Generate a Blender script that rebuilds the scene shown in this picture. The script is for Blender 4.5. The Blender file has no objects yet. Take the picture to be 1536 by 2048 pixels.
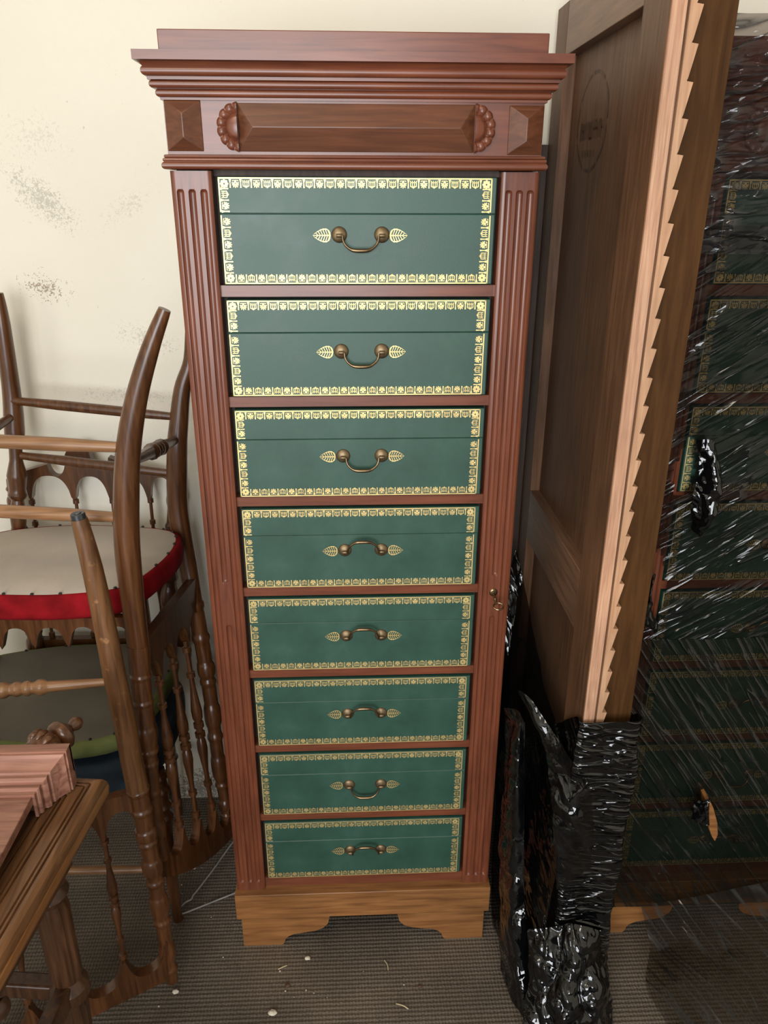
import bpy, math, random
from mathutils import Vector, Matrix, noise

random.seed(7)
scene = bpy.context.scene
C = scene.collection

# ------------------------------------------------------------------ camera
cam_data = bpy.data.cameras.new('camera')
cam = bpy.data.objects.new('camera', cam_data)
C.objects.link(cam)
RT = Vector((0.99906, -0.04330, 0.00300))
DN = Vector((-0.01373, -0.38082, -0.92455))
FW = Vector((0.04118, 0.92364, -0.38105))
m = Matrix((RT, -DN, -FW)).transposed().to_4x4()
m.translation = Vector((0, 0, 1.5))
cam.matrix_world = m
cam_data.sensor_fit = 'HORIZONTAL'
cam_data.sensor_width = 36.0
cam_data.lens = 1538.0 / 1536.0 * 36.0
cam_data.clip_start = 0.02
scene.camera = cam

# ------------------------------------------------------------------ light
world = bpy.data.worlds.new('world')
scene.world = world
world.use_nodes = True
world.node_tree.nodes['Background'].inputs[0].default_value = (1.0, 0.95, 0.88, 1)
world.node_tree.nodes['Background'].inputs[1].default_value = 0.035

def area(name, loc, target, sx, sy, power, col):
    d = bpy.data.lights.new(name, 'AREA')
    d.shape = 'RECTANGLE'; d.size = sx; d.size_y = sy
    d.energy = power; d.color = col
    o = bpy.data.objects.new(name, d)
    C.objects.link(o)
    o.location = loc
    o.rotation_euler = (Vector(target) - Vector(loc)).to_track_quat('-Z', 'Y').to_euler()
    return o
area('window_daylight', (-0.60, -2.3, 1.52), (-0.35, 1.4, 1.40), 1.8, 1.7, 116, (0.94, 0.97, 1.0))
area('overhead_fill', (-0.55, -0.15, 2.62), (0.1, 1.1, 0.4), 0.5, 0.5, 9, (1.0, 0.86, 0.68))  # unseen fill lamp, added to brighten the floor and the panel face

scene.view_settings.view_transform = 'Standard'
scene.view_settings.look = 'None'
scene.view_settings.gamma = 1.0
scene.view_settings.use_curve_mapping = False
scene.view_settings.exposure = 0.0

# ------------------------------------------------------------------ materials
def new_mat(name):
    mt = bpy.data.materials.new(name)
    mt.use_nodes = True
    nt = mt.node_tree
    return mt, nt, nt.nodes['Principled BSDF'], nt.nodes['Material Output']

def nd(nt, typ, **kw):
    n = nt.nodes.new(typ)
    for k, v in kw.items():
        setattr(n, k, v)
    return n

def ramp(nt, stops):
    r = nt.nodes.new('ShaderNodeValToRGB')
    el = r.color_ramp.elements
    while len(el) < len(stops):
        el.new(0.5)
    for e, (p, c) in zip(el, stops):
        e.position = p
        e.color = (c[0], c[1], c[2], 1)
    return r

def wood(name, dark, mid, light, axis='Z', scale=9.0, stretch=14.0, rough=0.36, coat=0.25, bump=0.08, worn=0.0, spec=0.45):
    mt, nt, b, out = new_mat(name)
    tc = nd(nt, 'ShaderNodeTexCoord')
    mp = nd(nt, 'ShaderNodeMapping')
    s = {'X': (1, stretch, stretch), 'Y': (stretch, 1, stretch), 'Z': (stretch, stretch, 1)}[axis]
    mp.inputs['Scale'].default_value = s
    nt.links.new(tc.outputs['Object'], mp.inputs['Vector'])
    n1 = nd(nt, 'ShaderNodeTexNoise')
    n1.inputs['Scale'].default_value = scale
    n1.inputs['Detail'].default_value = 6
    n1.inputs['Distortion'].default_value = 0.6
    nt.links.new(mp.outputs[0], n1.inputs['Vector'])
    r = ramp(nt, [(0.28, dark), (0.5, mid), (0.74, light)])
    nt.links.new(n1.outputs['Fac'], r.inputs[0])
    col = r.outputs[0]
    n2 = nd(nt, 'ShaderNodeTexNoise')
    n2.inputs['Scale'].default_value = 5.0
    n2.inputs['Detail'].default_value = 4
    nt.links.new(tc.outputs['Object'], n2.inputs['Vector'])
    mx = nd(nt, 'ShaderNodeMixRGB', blend_type='MULTIPLY')
    r2 = ramp(nt, [(0.3, (0.72, 0.72, 0.72)), (0.7, (1.12, 1.1, 1.08))])
    nt.links.new(n2.outputs['Fac'], r2.inputs[0])
    mx.inputs[0].default_value = 1.0
    nt.links.new(col, mx.inputs[1]); nt.links.new(r2.outputs[0], mx.inputs[2])
    col = mx.outputs[0]
    if worn > 0:
        n3 = nd(nt, 'ShaderNodeTexNoise')
        n3.inputs['Scale'].default_value = 60.0
        n3.inputs['Detail'].default_value = 8
        nt.links.new(tc.outputs['Object'], n3.inputs['Vector'])
        r3 = ramp(nt, [(0.62, (0, 0, 0)), (0.72, (worn, worn, worn))])
        nt.links.new(n3.outputs['Fac'], r3.inputs[0])
        m3 = nd(nt, 'ShaderNodeMixRGB')
        nt.links.new(r3.outputs[0], m3.inputs[0])
        nt.links.new(col, m3.inputs[1]); m3.inputs[2].default_value = (light[0]*1.6, light[1]*1.7, light[2]*1.8, 1)
        col = m3.outputs[0]
    nt.links.new(col, b.inputs['Base Color'])
    b.inputs['Roughness'].default_value = rough
    b.inputs['Coat Weight'].default_value = coat
    b.inputs['Specular IOR Level'].default_value = spec
    b.inputs['Coat Roughness'].default_value = 0.28
    bp = nd(nt, 'ShaderNodeBump')
    bp.inputs['Strength'].default_value = bump
    bp.inputs['Distance'].default_value = 0.002
    nt.links.new(n1.outputs['Fac'], bp.inputs['Height'])
    nt.links.new(bp.outputs[0], b.inputs['Normal'])
    return mt

def plain(name, col, rough=0.6, metal=0.0, var=0.25, scale=20.0, bump=0.0, bscale=200.0, sheen=0.0, spec=0.5):
    mt, nt, b, out = new_mat(name)
    tc = nd(nt, 'ShaderNodeTexCoord')
    n1 = nd(nt, 'ShaderNodeTexNoise')
    n1.inputs['Scale'].default_value = scale
    n1.inputs['Detail'].default_value = 5
    nt.links.new(tc.outputs['Object'], n1.inputs['Vector'])
    lo = tuple(c * (1 - var) for c in col); hi = tuple(min(1, c * (1 + var)) for c in col)
    r = ramp(nt, [(0.3, lo), (0.7, hi)])
    nt.links.new(n1.outputs['Fac'], r.inputs[0])
    nt.links.new(r.outputs[0], b.inputs['Base Color'])
    b.inputs['Roughness'].default_value = rough
    b.inputs['Metallic'].default_value = metal
    b.inputs['Specular IOR Level'].default_value = spec
    if sheen:
        b.inputs['Sheen Weight'].default_value = sheen
    if bump:
        n2 = nd(nt, 'ShaderNodeTexNoise')
        n2.inputs['Scale'].default_value = bscale
        n2.inputs['Detail'].default_value = 4
        nt.links.new(tc.outputs['Object'], n2.inputs['Vector'])
        bp = nd(nt, 'ShaderNodeBump')
        bp.inputs['Strength'].default_value = bump
        bp.inputs['Distance'].default_value = 0.002
        nt.links.new(n2.outputs['Fac'], bp.inputs['Height'])
        nt.links.new(bp.outputs[0], b.inputs['Normal'])
    return mt

def film_mat(name, rot, scale, tint, lo, hi, dark, rough=0.08, bump=0.8, dist=0.006, ridge=0.16, scale2=None):
    """thin dark stretch film: clear between the folds, denser along the fold lines"""
    mt, nt, b, out = new_mat(name)
    tc = nd(nt, 'ShaderNodeTexCoord')
    def ridges(sc, off):
        mp = nd(nt, 'ShaderNodeMapping', vector_type='TEXTURE')
        mp.inputs['Rotation'].default_value = rot
        mp.inputs['Scale'].default_value = tuple(1 / v for v in sc)
        mp.inputs['Location'].default_value = (off, off * .7, off * 1.3)
        nt.links.new(tc.outputs['Object'], mp.inputs['Vector'])
        n1 = nd(nt, 'ShaderNodeTexNoise')
        n1.inputs['Scale'].default_value = 3.0
        n1.inputs['Detail'].default_value = 0.6
        n1.inputs['Roughness'].default_value = 0.4
        n1.inputs['Distortion'].default_value = 0.25
        nt.links.new(mp.outputs[0], n1.inputs['Vector'])
        sb = nd(nt, 'ShaderNodeMath', operation='SUBTRACT'); sb.inputs[1].default_value = 0.5
        nt.links.new(n1.outputs['Fac'], sb.inputs[0])
        ab = nd(nt, 'ShaderNodeMath', operation='ABSOLUTE'); nt.links.new(sb.outputs[0], ab.inputs[0])
        mr = nd(nt, 'ShaderNodeMapRange'); mr.clamp = True
        mr.inputs['From Min'].default_value = 0.0; mr.inputs['From Max'].default_value = ridge
        mr.inputs['To Min'].default_value = 1.0; mr.inputs['To Max'].default_value = 0.0
        nt.links.new(ab.outputs[0], mr.inputs['Value'])
        return mr.outputs[0]
    r1 = ridges(scale, 0.0)
    r2 = ridges(scale2 or tuple(v * 1.9 for v in scale), 4.3)
    ad = nd(nt, 'ShaderNodeMath', operation='MULTIPLY_ADD'); ad.inputs[1].default_value = 0.3
    nt.links.new(r2, ad.inputs[0]); nt.links.new(r1, ad.inputs[2])
    pw = nd(nt, 'ShaderNodeMath', operation='POWER'); pw.inputs[1].default_value = 2.2
    nt.links.new(r1, pw.inputs[0])
    mr = nd(nt, 'ShaderNodeMapRange')
    mr.inputs['To Min'].default_value = lo; mr.inputs['To Max'].default_value = hi
    nt.links.new(pw.outputs[0], mr.inputs['Value'])
    b.inputs['Base Color'].default_value = (*dark, 1)
    b.inputs['Roughness'].default_value = rough
    b.inputs['Specular IOR Level'].default_value = 0.75
    bp = nd(nt, 'ShaderNodeBump')
    bp.inputs['Strength'].default_value = bump
    bp.inputs['Distance'].default_value = dist
    nt.links.new(ad.outputs[0], bp.inputs['Height'])
    nt.links.new(bp.outputs[0], b.inputs['Normal'])
    tr = nd(nt, 'ShaderNodeBsdfTransparent')
    tr.inputs[0].default_value = (*tint, 1)
    mx = nd(nt, 'ShaderNodeMixShader')
    nt.links.new(mr.outputs[0], mx.inputs[0])
    nt.links.new(tr.outputs[0], mx.inputs[1]); nt.links.new(b.outputs[0], mx.inputs[2])
    nt.links.new(mx.outputs[0], out.inputs['Surface'])
    return mt

M = {}
MAH = ((0.115, 0.031, 0.015), (0.168, 0.047, 0.021), (0.205, 0.063, 0.029))
M['mah_v'] = wood('mahogany_vertical', *MAH, axis='Z', coat=0.50, spec=0.35)
M['mah_h'] = wood('mahogany_horizontal', *MAH, axis='X', coat=0.50, spec=0.35)
M['mah_panel'] = wood('mahogany_carved', (0.085, 0.028, 0.013), (0.125, 0.042, 0.018), (0.165, 0.06, 0.026), axis='X', rough=0.4, coat=0.12)
M['base'] = wood('walnut_plinth', (0.16, 0.062, 0.02), (0.27, 0.115, 0.036), (0.36, 0.165, 0.055), axis='X', rough=0.42, coat=0.1)
M['carcase'] = wood('dark_carcase', (0.03, 0.016, 0.010), (0.055, 0.030, 0.018), (0.08, 0.045, 0.03), axis='Z', rough=0.6, coat=0.0)
M['chair'] = wood('chair_beech', (0.048, 0.015, 0.0045), (0.092, 0.033, 0.010), (0.145, 0.057, 0.019), axis='Z', rough=0.3, coat=0.3)
M['chair_pale'] = wood('chair_beech_pale', (0.17, 0.08, 0.034), (0.28, 0.14, 0.062), (0.36, 0.19, 0.09), axis='X', rough=0.36, coat=0.2)
M['chair_worn'] = wood('chair_beech_worn', (0.075, 0.029, 0.010), (0.14, 0.060, 0.021), (0.20, 0.094, 0.036), axis='Z', rough=0.4, coat=0.15, worn=0.7)
M['panel_v'] = wood('wardrobe_side', (0.095, 0.045, 0.022), (0.142, 0.070, 0.036), (0.185, 0.096, 0.052), axis='Z', rough=0.45, coat=0.0, spec=0.25)
M['panel_h'] = wood('wardrobe_rail', (0.13, 0.067, 0.037), (0.19, 0.10, 0.056), (0.24, 0.135, 0.078), axis='Y', rough=0.42, coat=0.1)
M['edge'] = wood('sawn_pale_edge', (0.37, 0.185, 0.11), (0.50, 0.275, 0.17), (0.62, 0.385, 0.25), axis='Z', scale=12, stretch=22, rough=0.6, coat=0.0)
M['rack'] = wood('rack_wood', (0.40, 0.21, 0.115), (0.50, 0.285, 0.165), (0.60, 0.37, 0.22), axis='Z', scale=10, stretch=18, rough=0.6, coat=0.0)
M['board'] = wood('dark_board', (0.048, 0.020, 0.006), (0.07, 0.030, 0.009), (0.092, 0.041, 0.013), axis='Z', rough=0.6, coat=0.0, spec=0.12)
M['table'] = wood('table_oak', (0.085, 0.034, 0.013), (0.16, 0.07, 0.026), (0.25, 0.115, 0.046), axis='Y', rough=0.38, coat=0.2)
M['table_edge'] = wood('table_oak_edge', (0.20, 0.078, 0.024), (0.30, 0.125, 0.04), (0.38, 0.17, 0.06), axis='Y', rough=0.38, coat=0.2)
M['table_leg'] = wood('table_oak_leg', (0.035, 0.014, 0.006), (0.07, 0.028, 0.011), (0.12, 0.052, 0.021), axis='Z', rough=0.35, coat=0.2)
M['frag'] = wood('cornice_mahogany', (0.17, 0.068, 0.045), (0.30, 0.135, 0.092), (0.40, 0.20, 0.14), axis='X', rough=0.42, coat=0.15)
M['gold'] = plain('gold_tooling', (0.84, 0.64, 0.28), rough=0.45, metal=0.72, var=0.18, scale=60)
M['brass'] = plain('aged_brass', (0.21, 0.15, 0.085), rough=0.45, metal=0.85, var=0.35, scale=90)
M['brass_dark'] = plain('dark_brass', (0.20, 0.135, 0.075), rough=0.3, metal=0.95, var=0.3, scale=90)
M['steel'] = plain('dull_steel', (0.42, 0.40, 0.38), rough=0.35, metal=0.9)
M['glide'] = plain('steel_glide', (0.10, 0.11, 0.12), rough=0.3, metal=0.9)
M['wire'] = plain('hanger_wire', (0.55, 0.54, 0.52), rough=0.35, metal=0.6)
M['linen'] = plain('linen_dust_cover', (0.46, 0.40, 0.34), rough=0.9, var=0.10, scale=7, bump=0.15, bscale=500)
M['linen_dark'] = plain('grey_dust_cover', (0.13, 0.115, 0.09), rough=0.95, var=0.22, scale=5, bump=0.15, bscale=500)
M['red'] = plain('red_velvet', (0.20, 0.005, 0.008), rough=0.9, var=0.4, scale=24, spec=0.12, bump=0.3, bscale=60)
M['green'] = plain('green_velvet', (0.14, 0.165, 0.06), rough=0.9, var=0.3, scale=20, spec=0.1)
M['blue'] = plain('blue_velvet', (0.018, 0.032, 0.052), rough=0.9, var=0.3, scale=20, sheen=0.0)
M['tack'] = plain('tack', (0.05, 0.045, 0.04), rough=0.4, metal=0.7)
M['crumb'] = plain('plaster', (0.62, 0.55, 0.44), rough=0.9)
M['twig'] = plain('straw', (0.5, 0.40, 0.24), rough=0.8)
M['ink'] = plain('stamp_ink', (0.080, 0.041, 0.022), rough=0.6, var=0.6, scale=30)

# green leather of the drawer fronts
def leather():
    mt, nt, b, out = new_mat('green_leather')
    tc = nd(nt, 'ShaderNodeTexCoord')
    n1 = nd(nt, 'ShaderNodeTexNoise'); n1.inputs['Scale'].default_value = 13; n1.inputs['Detail'].default_value = 8
    n1.inputs['Roughness'].default_value = 0.65
    nt.links.new(tc.outputs['Object'], n1.inputs['Vector'])
    r = ramp(nt, [(0.3, (0.016, 0.056, 0.038)), (0.55, (0.023, 0.076, 0.053)), (0.8, (0.042, 0.100, 0.077))])
    nt.links.new(n1.outputs['Fac'], r.inputs[0])
    nt.links.new(r.outputs[0], b.inputs['Base Color'])
    r2 = ramp(nt, [(0.3, (0.40, 0.40, 0.40)), (0.75, (0.55, 0.55, 0.55))])
    nt.links.new(n1.outputs['Fac'], r2.inputs[0])
    nt.links.new(r2.outputs[0], b.inputs['Roughness'])
    b.inputs['Specular IOR Level'].default_value = 0.5
    b.inputs['Coat Weight'].default_value = 0.22
    b.inputs['Coat Roughness'].default_value = 0.42
    n2 = nd(nt, 'ShaderNodeTexNoise'); n2.inputs['Scale'].default_value = 700; n2.inputs['Detail'].default_value = 2
    nt.links.new(tc.outputs['Object'], n2.inputs['Vector'])
    bp = nd(nt, 'ShaderNodeBump'); bp.inputs['Strength'].default_value = 0.08; bp.inputs['Distance'].default_value = 0.001
    nt.links.new(n2.outputs['Fac'], bp.inputs['Height']); nt.links.new(bp.outputs[0], b.inputs['Normal'])
    return mt
M['leather'] = leather()

# cream wall with scuffs and chipped patches
def wall_mat():
    mt, nt, b, out = new_mat('cream_wall')
    tc = nd(nt, 'ShaderNodeTexCoord')
    big = nd(nt, 'ShaderNodeTexNoise'); big.inputs['Scale'].default_value = 2.2; big.inputs['Detail'].default_value = 5
    nt.links.new(tc.outputs['Object'], big.inputs['Vector'])
    base = ramp(nt, [(0.3, (0.75, 0.70, 0.585)), (0.7, (0.80, 0.755, 0.645))])
    nt.links.new(big.outputs['Fac'], base.inputs[0])
    col = base.outputs[0]
    fine = nd(nt, 'ShaderNodeTexNoise'); fine.inputs['Scale'].default_value = 190; fine.inputs['Detail'].default_value = 6
    fine.inputs['Distortion'].default_value = 1.2
    nt.links.new(tc.outputs['Object'], fine.inputs['Vector'])
    def patch(cx, cz, rx, rz, ang, lo, hi, color, col, amt=1.0):
        mp = nd(nt, 'ShaderNodeMapping', vector_type='TEXTURE')
        mp.inputs['Location'].default_value = (cx, 1.64, cz)
        mp.inputs['Rotation'].default_value = (0, ang, 0)
        mp.inputs['Scale'].default_value = (rx, 1.0, rz)
        nt.links.new(tc.outputs['Object'], mp.inputs['Vector'])
        g = nd(nt, 'ShaderNodeTexGradient', gradient_type='SPHERICAL')
        nt.links.new(mp.outputs[0], g.inputs['Vector'])
        mul = nd(nt, 'ShaderNodeMath', operation='MULTIPLY_ADD')
        nt.links.new(g.outputs['Fac'], mul.inputs[0]); mul.inputs[1].default_value = 0.24
        nt.links.new(fine.outputs['Fac'], mul.inputs[2])
        rr = ramp(nt, [(lo, (0, 0, 0)), (hi, (amt, amt, amt))])
        nt.links.new(mul.outputs[0], rr.inputs[0])
        gm = nd(nt, 'ShaderNodeMath', operation='GREATER_THAN')
        nt.links.new(g.outputs['Fac'], gm.inputs[0]); gm.inputs[1].default_value = 0.001
        mm = nd(nt, 'ShaderNodeMath', operation='MULTIPLY')
        nt.links.new(rr.outputs[0], mm.inputs[0]); nt.links.new(gm.outputs[0], mm.inputs[1])
        mx = nd(nt, 'ShaderNodeMixRGB')
        nt.links.new(mm.outputs[0], mx.inputs[0]); nt.links.new(col, mx.inputs[1])
        mx.inputs[2].default_value = (*color, 1)
        return mx.outputs[0]
    for p in WALL_PATCHES:
        col = patch(*p[:5], p[5], p[6], p[7], col, p[8])
    # sparse specks everywhere
    sp = nd(nt, 'ShaderNodeTexNoise'); sp.inputs['Scale'].default_value = 48; sp.inputs['Detail'].default_value = 7
    nt.links.new(tc.outputs['Object'], sp.inputs['Vector'])
    r3 = ramp(nt, [(0.72, (0, 0, 0)), (0.78, (0.5, 0.5, 0.5))])
    nt.links.new(sp.outputs['Fac'], r3.inputs[0])
    mx = nd(nt, 'ShaderNodeMixRGB')
    nt.links.new(r3.outputs[0], mx.inputs[0]); nt.links.new(col, mx.inputs[1]); mx.inputs[2].default_value = (0.30, 0.27, 0.21, 1)
    col = mx.outputs[0]
    nt.links.new(col, b.inputs['Base Color'])
    b.inputs['Roughness'].default_value = 0.75
    bp = nd(nt, 'ShaderNodeBump'); bp.inputs['Strength'].default_value = 0.12; bp.inputs['Distance'].default_value = 0.004
    nt.links.new(fine.outputs['Fac'], bp.inputs['Height']); nt.links.new(bp.outputs[0], b.inputs['Normal'])
    return mt
WALL_PATCHES = [
    # cx, cz, rx, rz, angle, lo, hi, colour, amount
    (-0.592, 1.490, 0.100, 0.040, 0.70, 0.60, 0.72, (0.40, 0.37, 0.31), 0.62),
    (-0.59, 1.60, 0.10, 0.07, 0.2, 0.68, 0.80, (0.52, 0.48, 0.39), 0.4),
    (-0.61, 1.325, 0.085, 0.045, 0.25, 0.715, 0.745, (0.27, 0.20, 0.13), 0.8),
    (-0.42, 1.22, 0.10, 0.045, 0.35, 0.68, 0.76, (0.44, 0.40, 0.33), 0.5),
    (-0.43, 1.48, 0.10, 0.035, -0.6, 0.68, 0.78, (0.48, 0.44, 0.36), 0.4),
    (-0.46, 1.10, 0.20, 0.03, 0.05, 0.68, 0.76, (0.44, 0.40, 0.33), 0.4),
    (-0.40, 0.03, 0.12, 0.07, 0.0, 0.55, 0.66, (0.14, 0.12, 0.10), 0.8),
]
M['wall'] = wall_mat()
M['ceiling'] = plain('ceiling_paint', (0.7, 0.66, 0.58), rough=0.9, var=0.05)

def carpet_mat():
    mt, nt, b, out = new_mat('ribbed_carpet')
    tc = nd(nt, 'ShaderNodeTexCoord')
    wob = nd(nt, 'ShaderNodeTexNoise'); wob.inputs['Scale'].default_value = 6
    nt.links.new(tc.outputs['Object'], wob.inputs['Vector'])
    w = nd(nt, 'ShaderNodeTexWave', wave_type='BANDS', bands_direction='Y')
    w.inputs['Scale'].default_value = 35.0
    w.inputs['Distortion'].default_value = 2.2
    w.inputs['Detail'].default_value = 2
    w.inputs['Detail Scale'].default_value = 6
    nt.links.new(tc.outputs['Object'], w.inputs['Vector'])
    w2 = nd(nt, 'ShaderNodeTexWave', wave_type='BANDS', bands_direction='X')
    w2.inputs['Scale'].default_value = 48.0
    w2.inputs['Distortion'].default_value = 3.0
    nt.links.new(tc.outputs['Object'], w2.inputs['Vector'])
    fz = nd(nt, 'ShaderNodeTexNoise'); fz.inputs['Scale'].default_value = 420; fz.inputs['Detail'].default_value = 3
    nt.links.new(tc.outputs['Object'], fz.inputs['Vector'])
    a = nd(nt, 'ShaderNodeMath', operation='MULTIPLY_ADD')
    nt.links.new(w2.outputs['Fac'], a.inputs[0]); a.inputs[1].default_value = 0.6; nt.links.new(w.outputs['Fac'], a.inputs[2])
    a2 = nd(nt, 'ShaderNodeMath', operation='MULTIPLY_ADD')
    nt.links.new(fz.outputs['Fac'], a2.inputs[0]); a2.inputs[1].default_value = 0.5; nt.links.new(a.outputs[0], a2.inputs[2])
    r = ramp(nt, [(0.15, (0.085, 0.066, 0.049)), (0.65, (0.135, 0.107, 0.081)), (1.0, (0.185, 0.15, 0.117))])
    sc = nd(nt, 'ShaderNodeMath', operation='MULTIPLY'); sc.inputs[1].default_value = 0.6
    nt.links.new(a2.outputs[0], sc.inputs[0]); nt.links.new(sc.outputs[0], r.inputs[0])
    dirt = nd(nt, 'ShaderNodeTexNoise'); dirt.inputs['Scale'].default_value = 4.5; dirt.inputs['Detail'].default_value = 6
    nt.links.new(tc.outputs['Object'], dirt.inputs['Vector'])
    rd = ramp(nt, [(0.35, (0.65, 0.63, 0.60)), (0.65, (1.1, 1.08, 1.05))])
    nt.links.new(dirt.outputs['Fac'], rd.inputs[0])
    mx = nd(nt, 'ShaderNodeMixRGB', blend_type='MULTIPLY'); mx.inputs[0].default_value = 1
    nt.links.new(r.outputs[0], mx.inputs[1]); nt.links.new(rd.outputs[0], mx.inputs[2])
    nt.links.new(mx.outputs[0], b.inputs['Base Color'])
    b.inputs['Roughness'].default_value = 0.72
    bp = nd(nt, 'ShaderNodeBump'); bp.inputs['Strength'].default_value = 0.45; bp.inputs['Distance'].default_value = 0.003
    nt.links.new(a2.outputs[0], bp.inputs['Height']); nt.links.new(bp.outputs[0], b.inputs['Normal'])
    return mt
M['carpet'] = carpet_mat()
M['film'] = film_mat('stretch_film', (0, math.radians(-32), 0), (2.0, 6, 17), (0.56, 0.52, 0.48), 0.36, 0.88, (0.006, 0.007, 0.007), rough=0.09, bump=0.75, ridge=0.10)
M['film_low'] = film_mat('stretch_film_low', (0, math.radians(55), 0), (1.2, 6, 17), (0.48, 0.46, 0.41), 0.40, 0.95, (0.005, 0.006, 0.005), rough=0.09, bump=0.7, ridge=0.10)
M['film_tail'] = film_mat('stretch_film_tail', (0, 0, math.radians(-58)), (1.2, 16, 4), (0.66, 0.62, 0.55), 0.22, 0.92, (0.003, 0.003, 0.003), rough=0.12, bump=0.12, ridge=0.10)
M['film_top'] = film_mat('stretch_film_top', (0, math.radians(-12), 0), (5, 6, 18), (0.68, 0.63, 0.61), 0.35, 0.9, (0.03, 0.03, 0.03), rough=0.09, bump=1.0, ridge=0.12)
M['black'] = film_mat('black_film', (0.3, 0.2, 0), (7, 7, 10), (0.25, 0.25, 0.25), 0.93, 1.0, (0.002, 0.0023, 0.0027), rough=0.06, bump=0.22, ridge=0.12)
M['black_wrinkle'] = film_mat('black_film_wrinkled', (0, math.radians(6), 0), (4, 3, 18), (0.25, 0.25, 0.25), 0.96, 1.0, (0.002, 0.0023, 0.0027), rough=0.07, bump=0.9, ridge=0.10)
M['black_thin'] = film_mat('black_film_thin', (0, math.radians(62), 0), (2, 5, 12), (0.45, 0.42, 0.38), 0.55, 0.95, (0.003, 0.003, 0.003), rough=0.06, bump=0.2, ridge=0.12)

# ------------------------------------------------------------------ mesh helpers
class MB:
    def __init__(self):
        self.v = []; self.f = []; self.sm = []
    def add(self, vs, fs, smooth=False):
        o = len(self.v)
        self.v += [tuple(p) for p in vs]
        self.f += [tuple(i + o for i in f) for f in fs]
        self.sm += [smooth] * len(fs)
        return self
    def box(self, x0, x1, y0, y1, z0, z1):
        vs = [(x0, y0, z0), (x1, y0, z0), (x1, y1, z0), (x0, y1, z0), (x0, y0, z1), (x1, y0, z1), (x1, y1, z1), (x0, y1, z1)]
        return self.add(vs, [(0, 3, 2, 1), (4, 5, 6, 7), (0, 1, 5, 4), (1, 2, 6, 5), (2, 3, 7, 6), (3, 0, 4, 7)])
    def chamfer_box(self, x0, x1, y0, y1, z0, z1, c):
        # front face (y0) has chamfered edges
        vs = [(x0 + c, y0, z0 + c), (x1 - c, y0, z0 + c), (x1 - c, y0, z1 - c), (x0 + c, y0, z1 - c),
              (x0, y0 + c, z0), (x1, y0 + c, z0), (x1, y0 + c, z1), (x0, y0 + c, z1),
              (x0, y1, z0), (x1, y1, z0), (x1, y1, z1), (x0, y1, z1)]
        return self.add(vs, [(0, 1, 2, 3), (4, 5, 1, 0), (5, 6, 2, 1), (6, 7, 3, 2), (7, 4, 0, 3),
                             (8, 9, 5, 4), (9, 10, 6, 5), (10, 11, 7, 6), (11, 8, 4, 7), (11, 10, 9, 8)])
    def sweep(self, pts, rad, n=12, steps=24, curve=True, cap=True, squash=1.0):
        """tube along pts; rad(t) gives the radius"""
        P = [Vector(p) for p in pts]
        def at(t):
            s = t * (len(P) - 1); i = min(int(s), len(P) - 2); u = s - i
            if not curve or len(P) < 3:
                return P[i].lerp(P[i + 1], u)
            p0 = P[max(i - 1, 0)]; p1 = P[i]; p2 = P[i + 1]; p3 = P[min(i + 2, len(P) - 1)]
            return 0.5 * ((2 * p1) + (p2 - p0) * u + (2 * p0 - 5 * p1 + 4 * p2 - p3) * u * u + (3 * p1 - p0 - 3 * p2 + p3) * u ** 3)
        ts = steps if isinstance(steps, (list, tuple)) else [k / steps for k in range(steps + 1)]
        vs = []; fs = []
        ref = None
        for t in ts:
            c = at(t); d = (at(min(1, t + 1e-3)) - at(max(0, t - 1e-3))).normalized()
            if ref is None:
                ref = Vector((0, 1, 0)) if abs(d.y) < 0.9 else Vector((1, 0, 0))
            a = d.cross(ref).normalized(); bb = d.cross(a).normalized()
            ref = (-bb if False else bb.cross(d)).cross(d) * 0 + ref
            r = rad(t)
            for k in range(n):
                an = 2 * math.pi * k / n
                vs.append(c + a * (r * math.cos(an)) + bb * (r * squash * math.sin(an)))
        for i in range(len(ts) - 1):
            for k in range(n):
                k2 = (k + 1) % n
                fs.append((i * n + k, i * n + k2, (i + 1) * n + k2, (i + 1) * n + k))
        if cap:
            fs.append(tuple(range(n - 1, -1, -1)))
            o = (len(ts) - 1) * n
            fs.append(tuple(range(o, o + n)))
        return self.add(vs, fs, True)
    def turn(self, p0, p1, prof, n=12):
        ts = [p[0] for p in prof]
        rs = dict(prof)
        return self.sweep([p0, p1], lambda t: rs[t], n=n, steps=ts, curve=False)
    def plate(self, P0, P1, V, th, ftop, fbot, N=60):
        """board in the plane (P0P1, V): for each u it spans fbot(u)..ftop(u) along V"""
        P0 = Vector(P0); P1 = Vector(P1); V = Vector(V).normalized()
        nrm = (P1 - P0).normalized().cross(V).normalized() * (th / 2)
        vs = []
        for i in range(N + 1):
            u = i / N
            c = P0.lerp(P1, u)
            a = c + V * ftop(u); b = c + V * fbot(u)
            vs += [a + nrm, b + nrm, b - nrm, a - nrm]
        fs = []
        for i in range(N):
            o = i * 4; q = o + 4
            for k in range(4):
                k2 = (k + 1) % 4
                fs.append((o + k, o + k2, q + k2, q + k))
        fs.append((3, 2, 1, 0)); o = N * 4; fs.append((o, o + 1, o + 2, o + 3))
        return self.add(vs, fs)
    def build(self, name, mat, parent=None, local=False, bevel=0, angle=38):
        me = bpy.data.meshes.new(name)
        me.from_pydata(self.v, [], self.f)
        me.materials.append(M[mat] if isinstance(mat, str) else mat)
        me.polygons.foreach_set('use_smooth', [True] * len(me.polygons))
        me.update()
        me.set_sharp_from_angle(angle=math.radians(angle))
        o = bpy.data.objects.new(name, me)
        C.objects.link(o)
        if bevel:
            bv = o.modifiers.new('bevel', 'BEVEL'); bv.width = bevel; bv.segments = 2; bv.limit_method = 'ANGLE'
        if parent is not None:
            put(o, parent, local)
        return o

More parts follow.
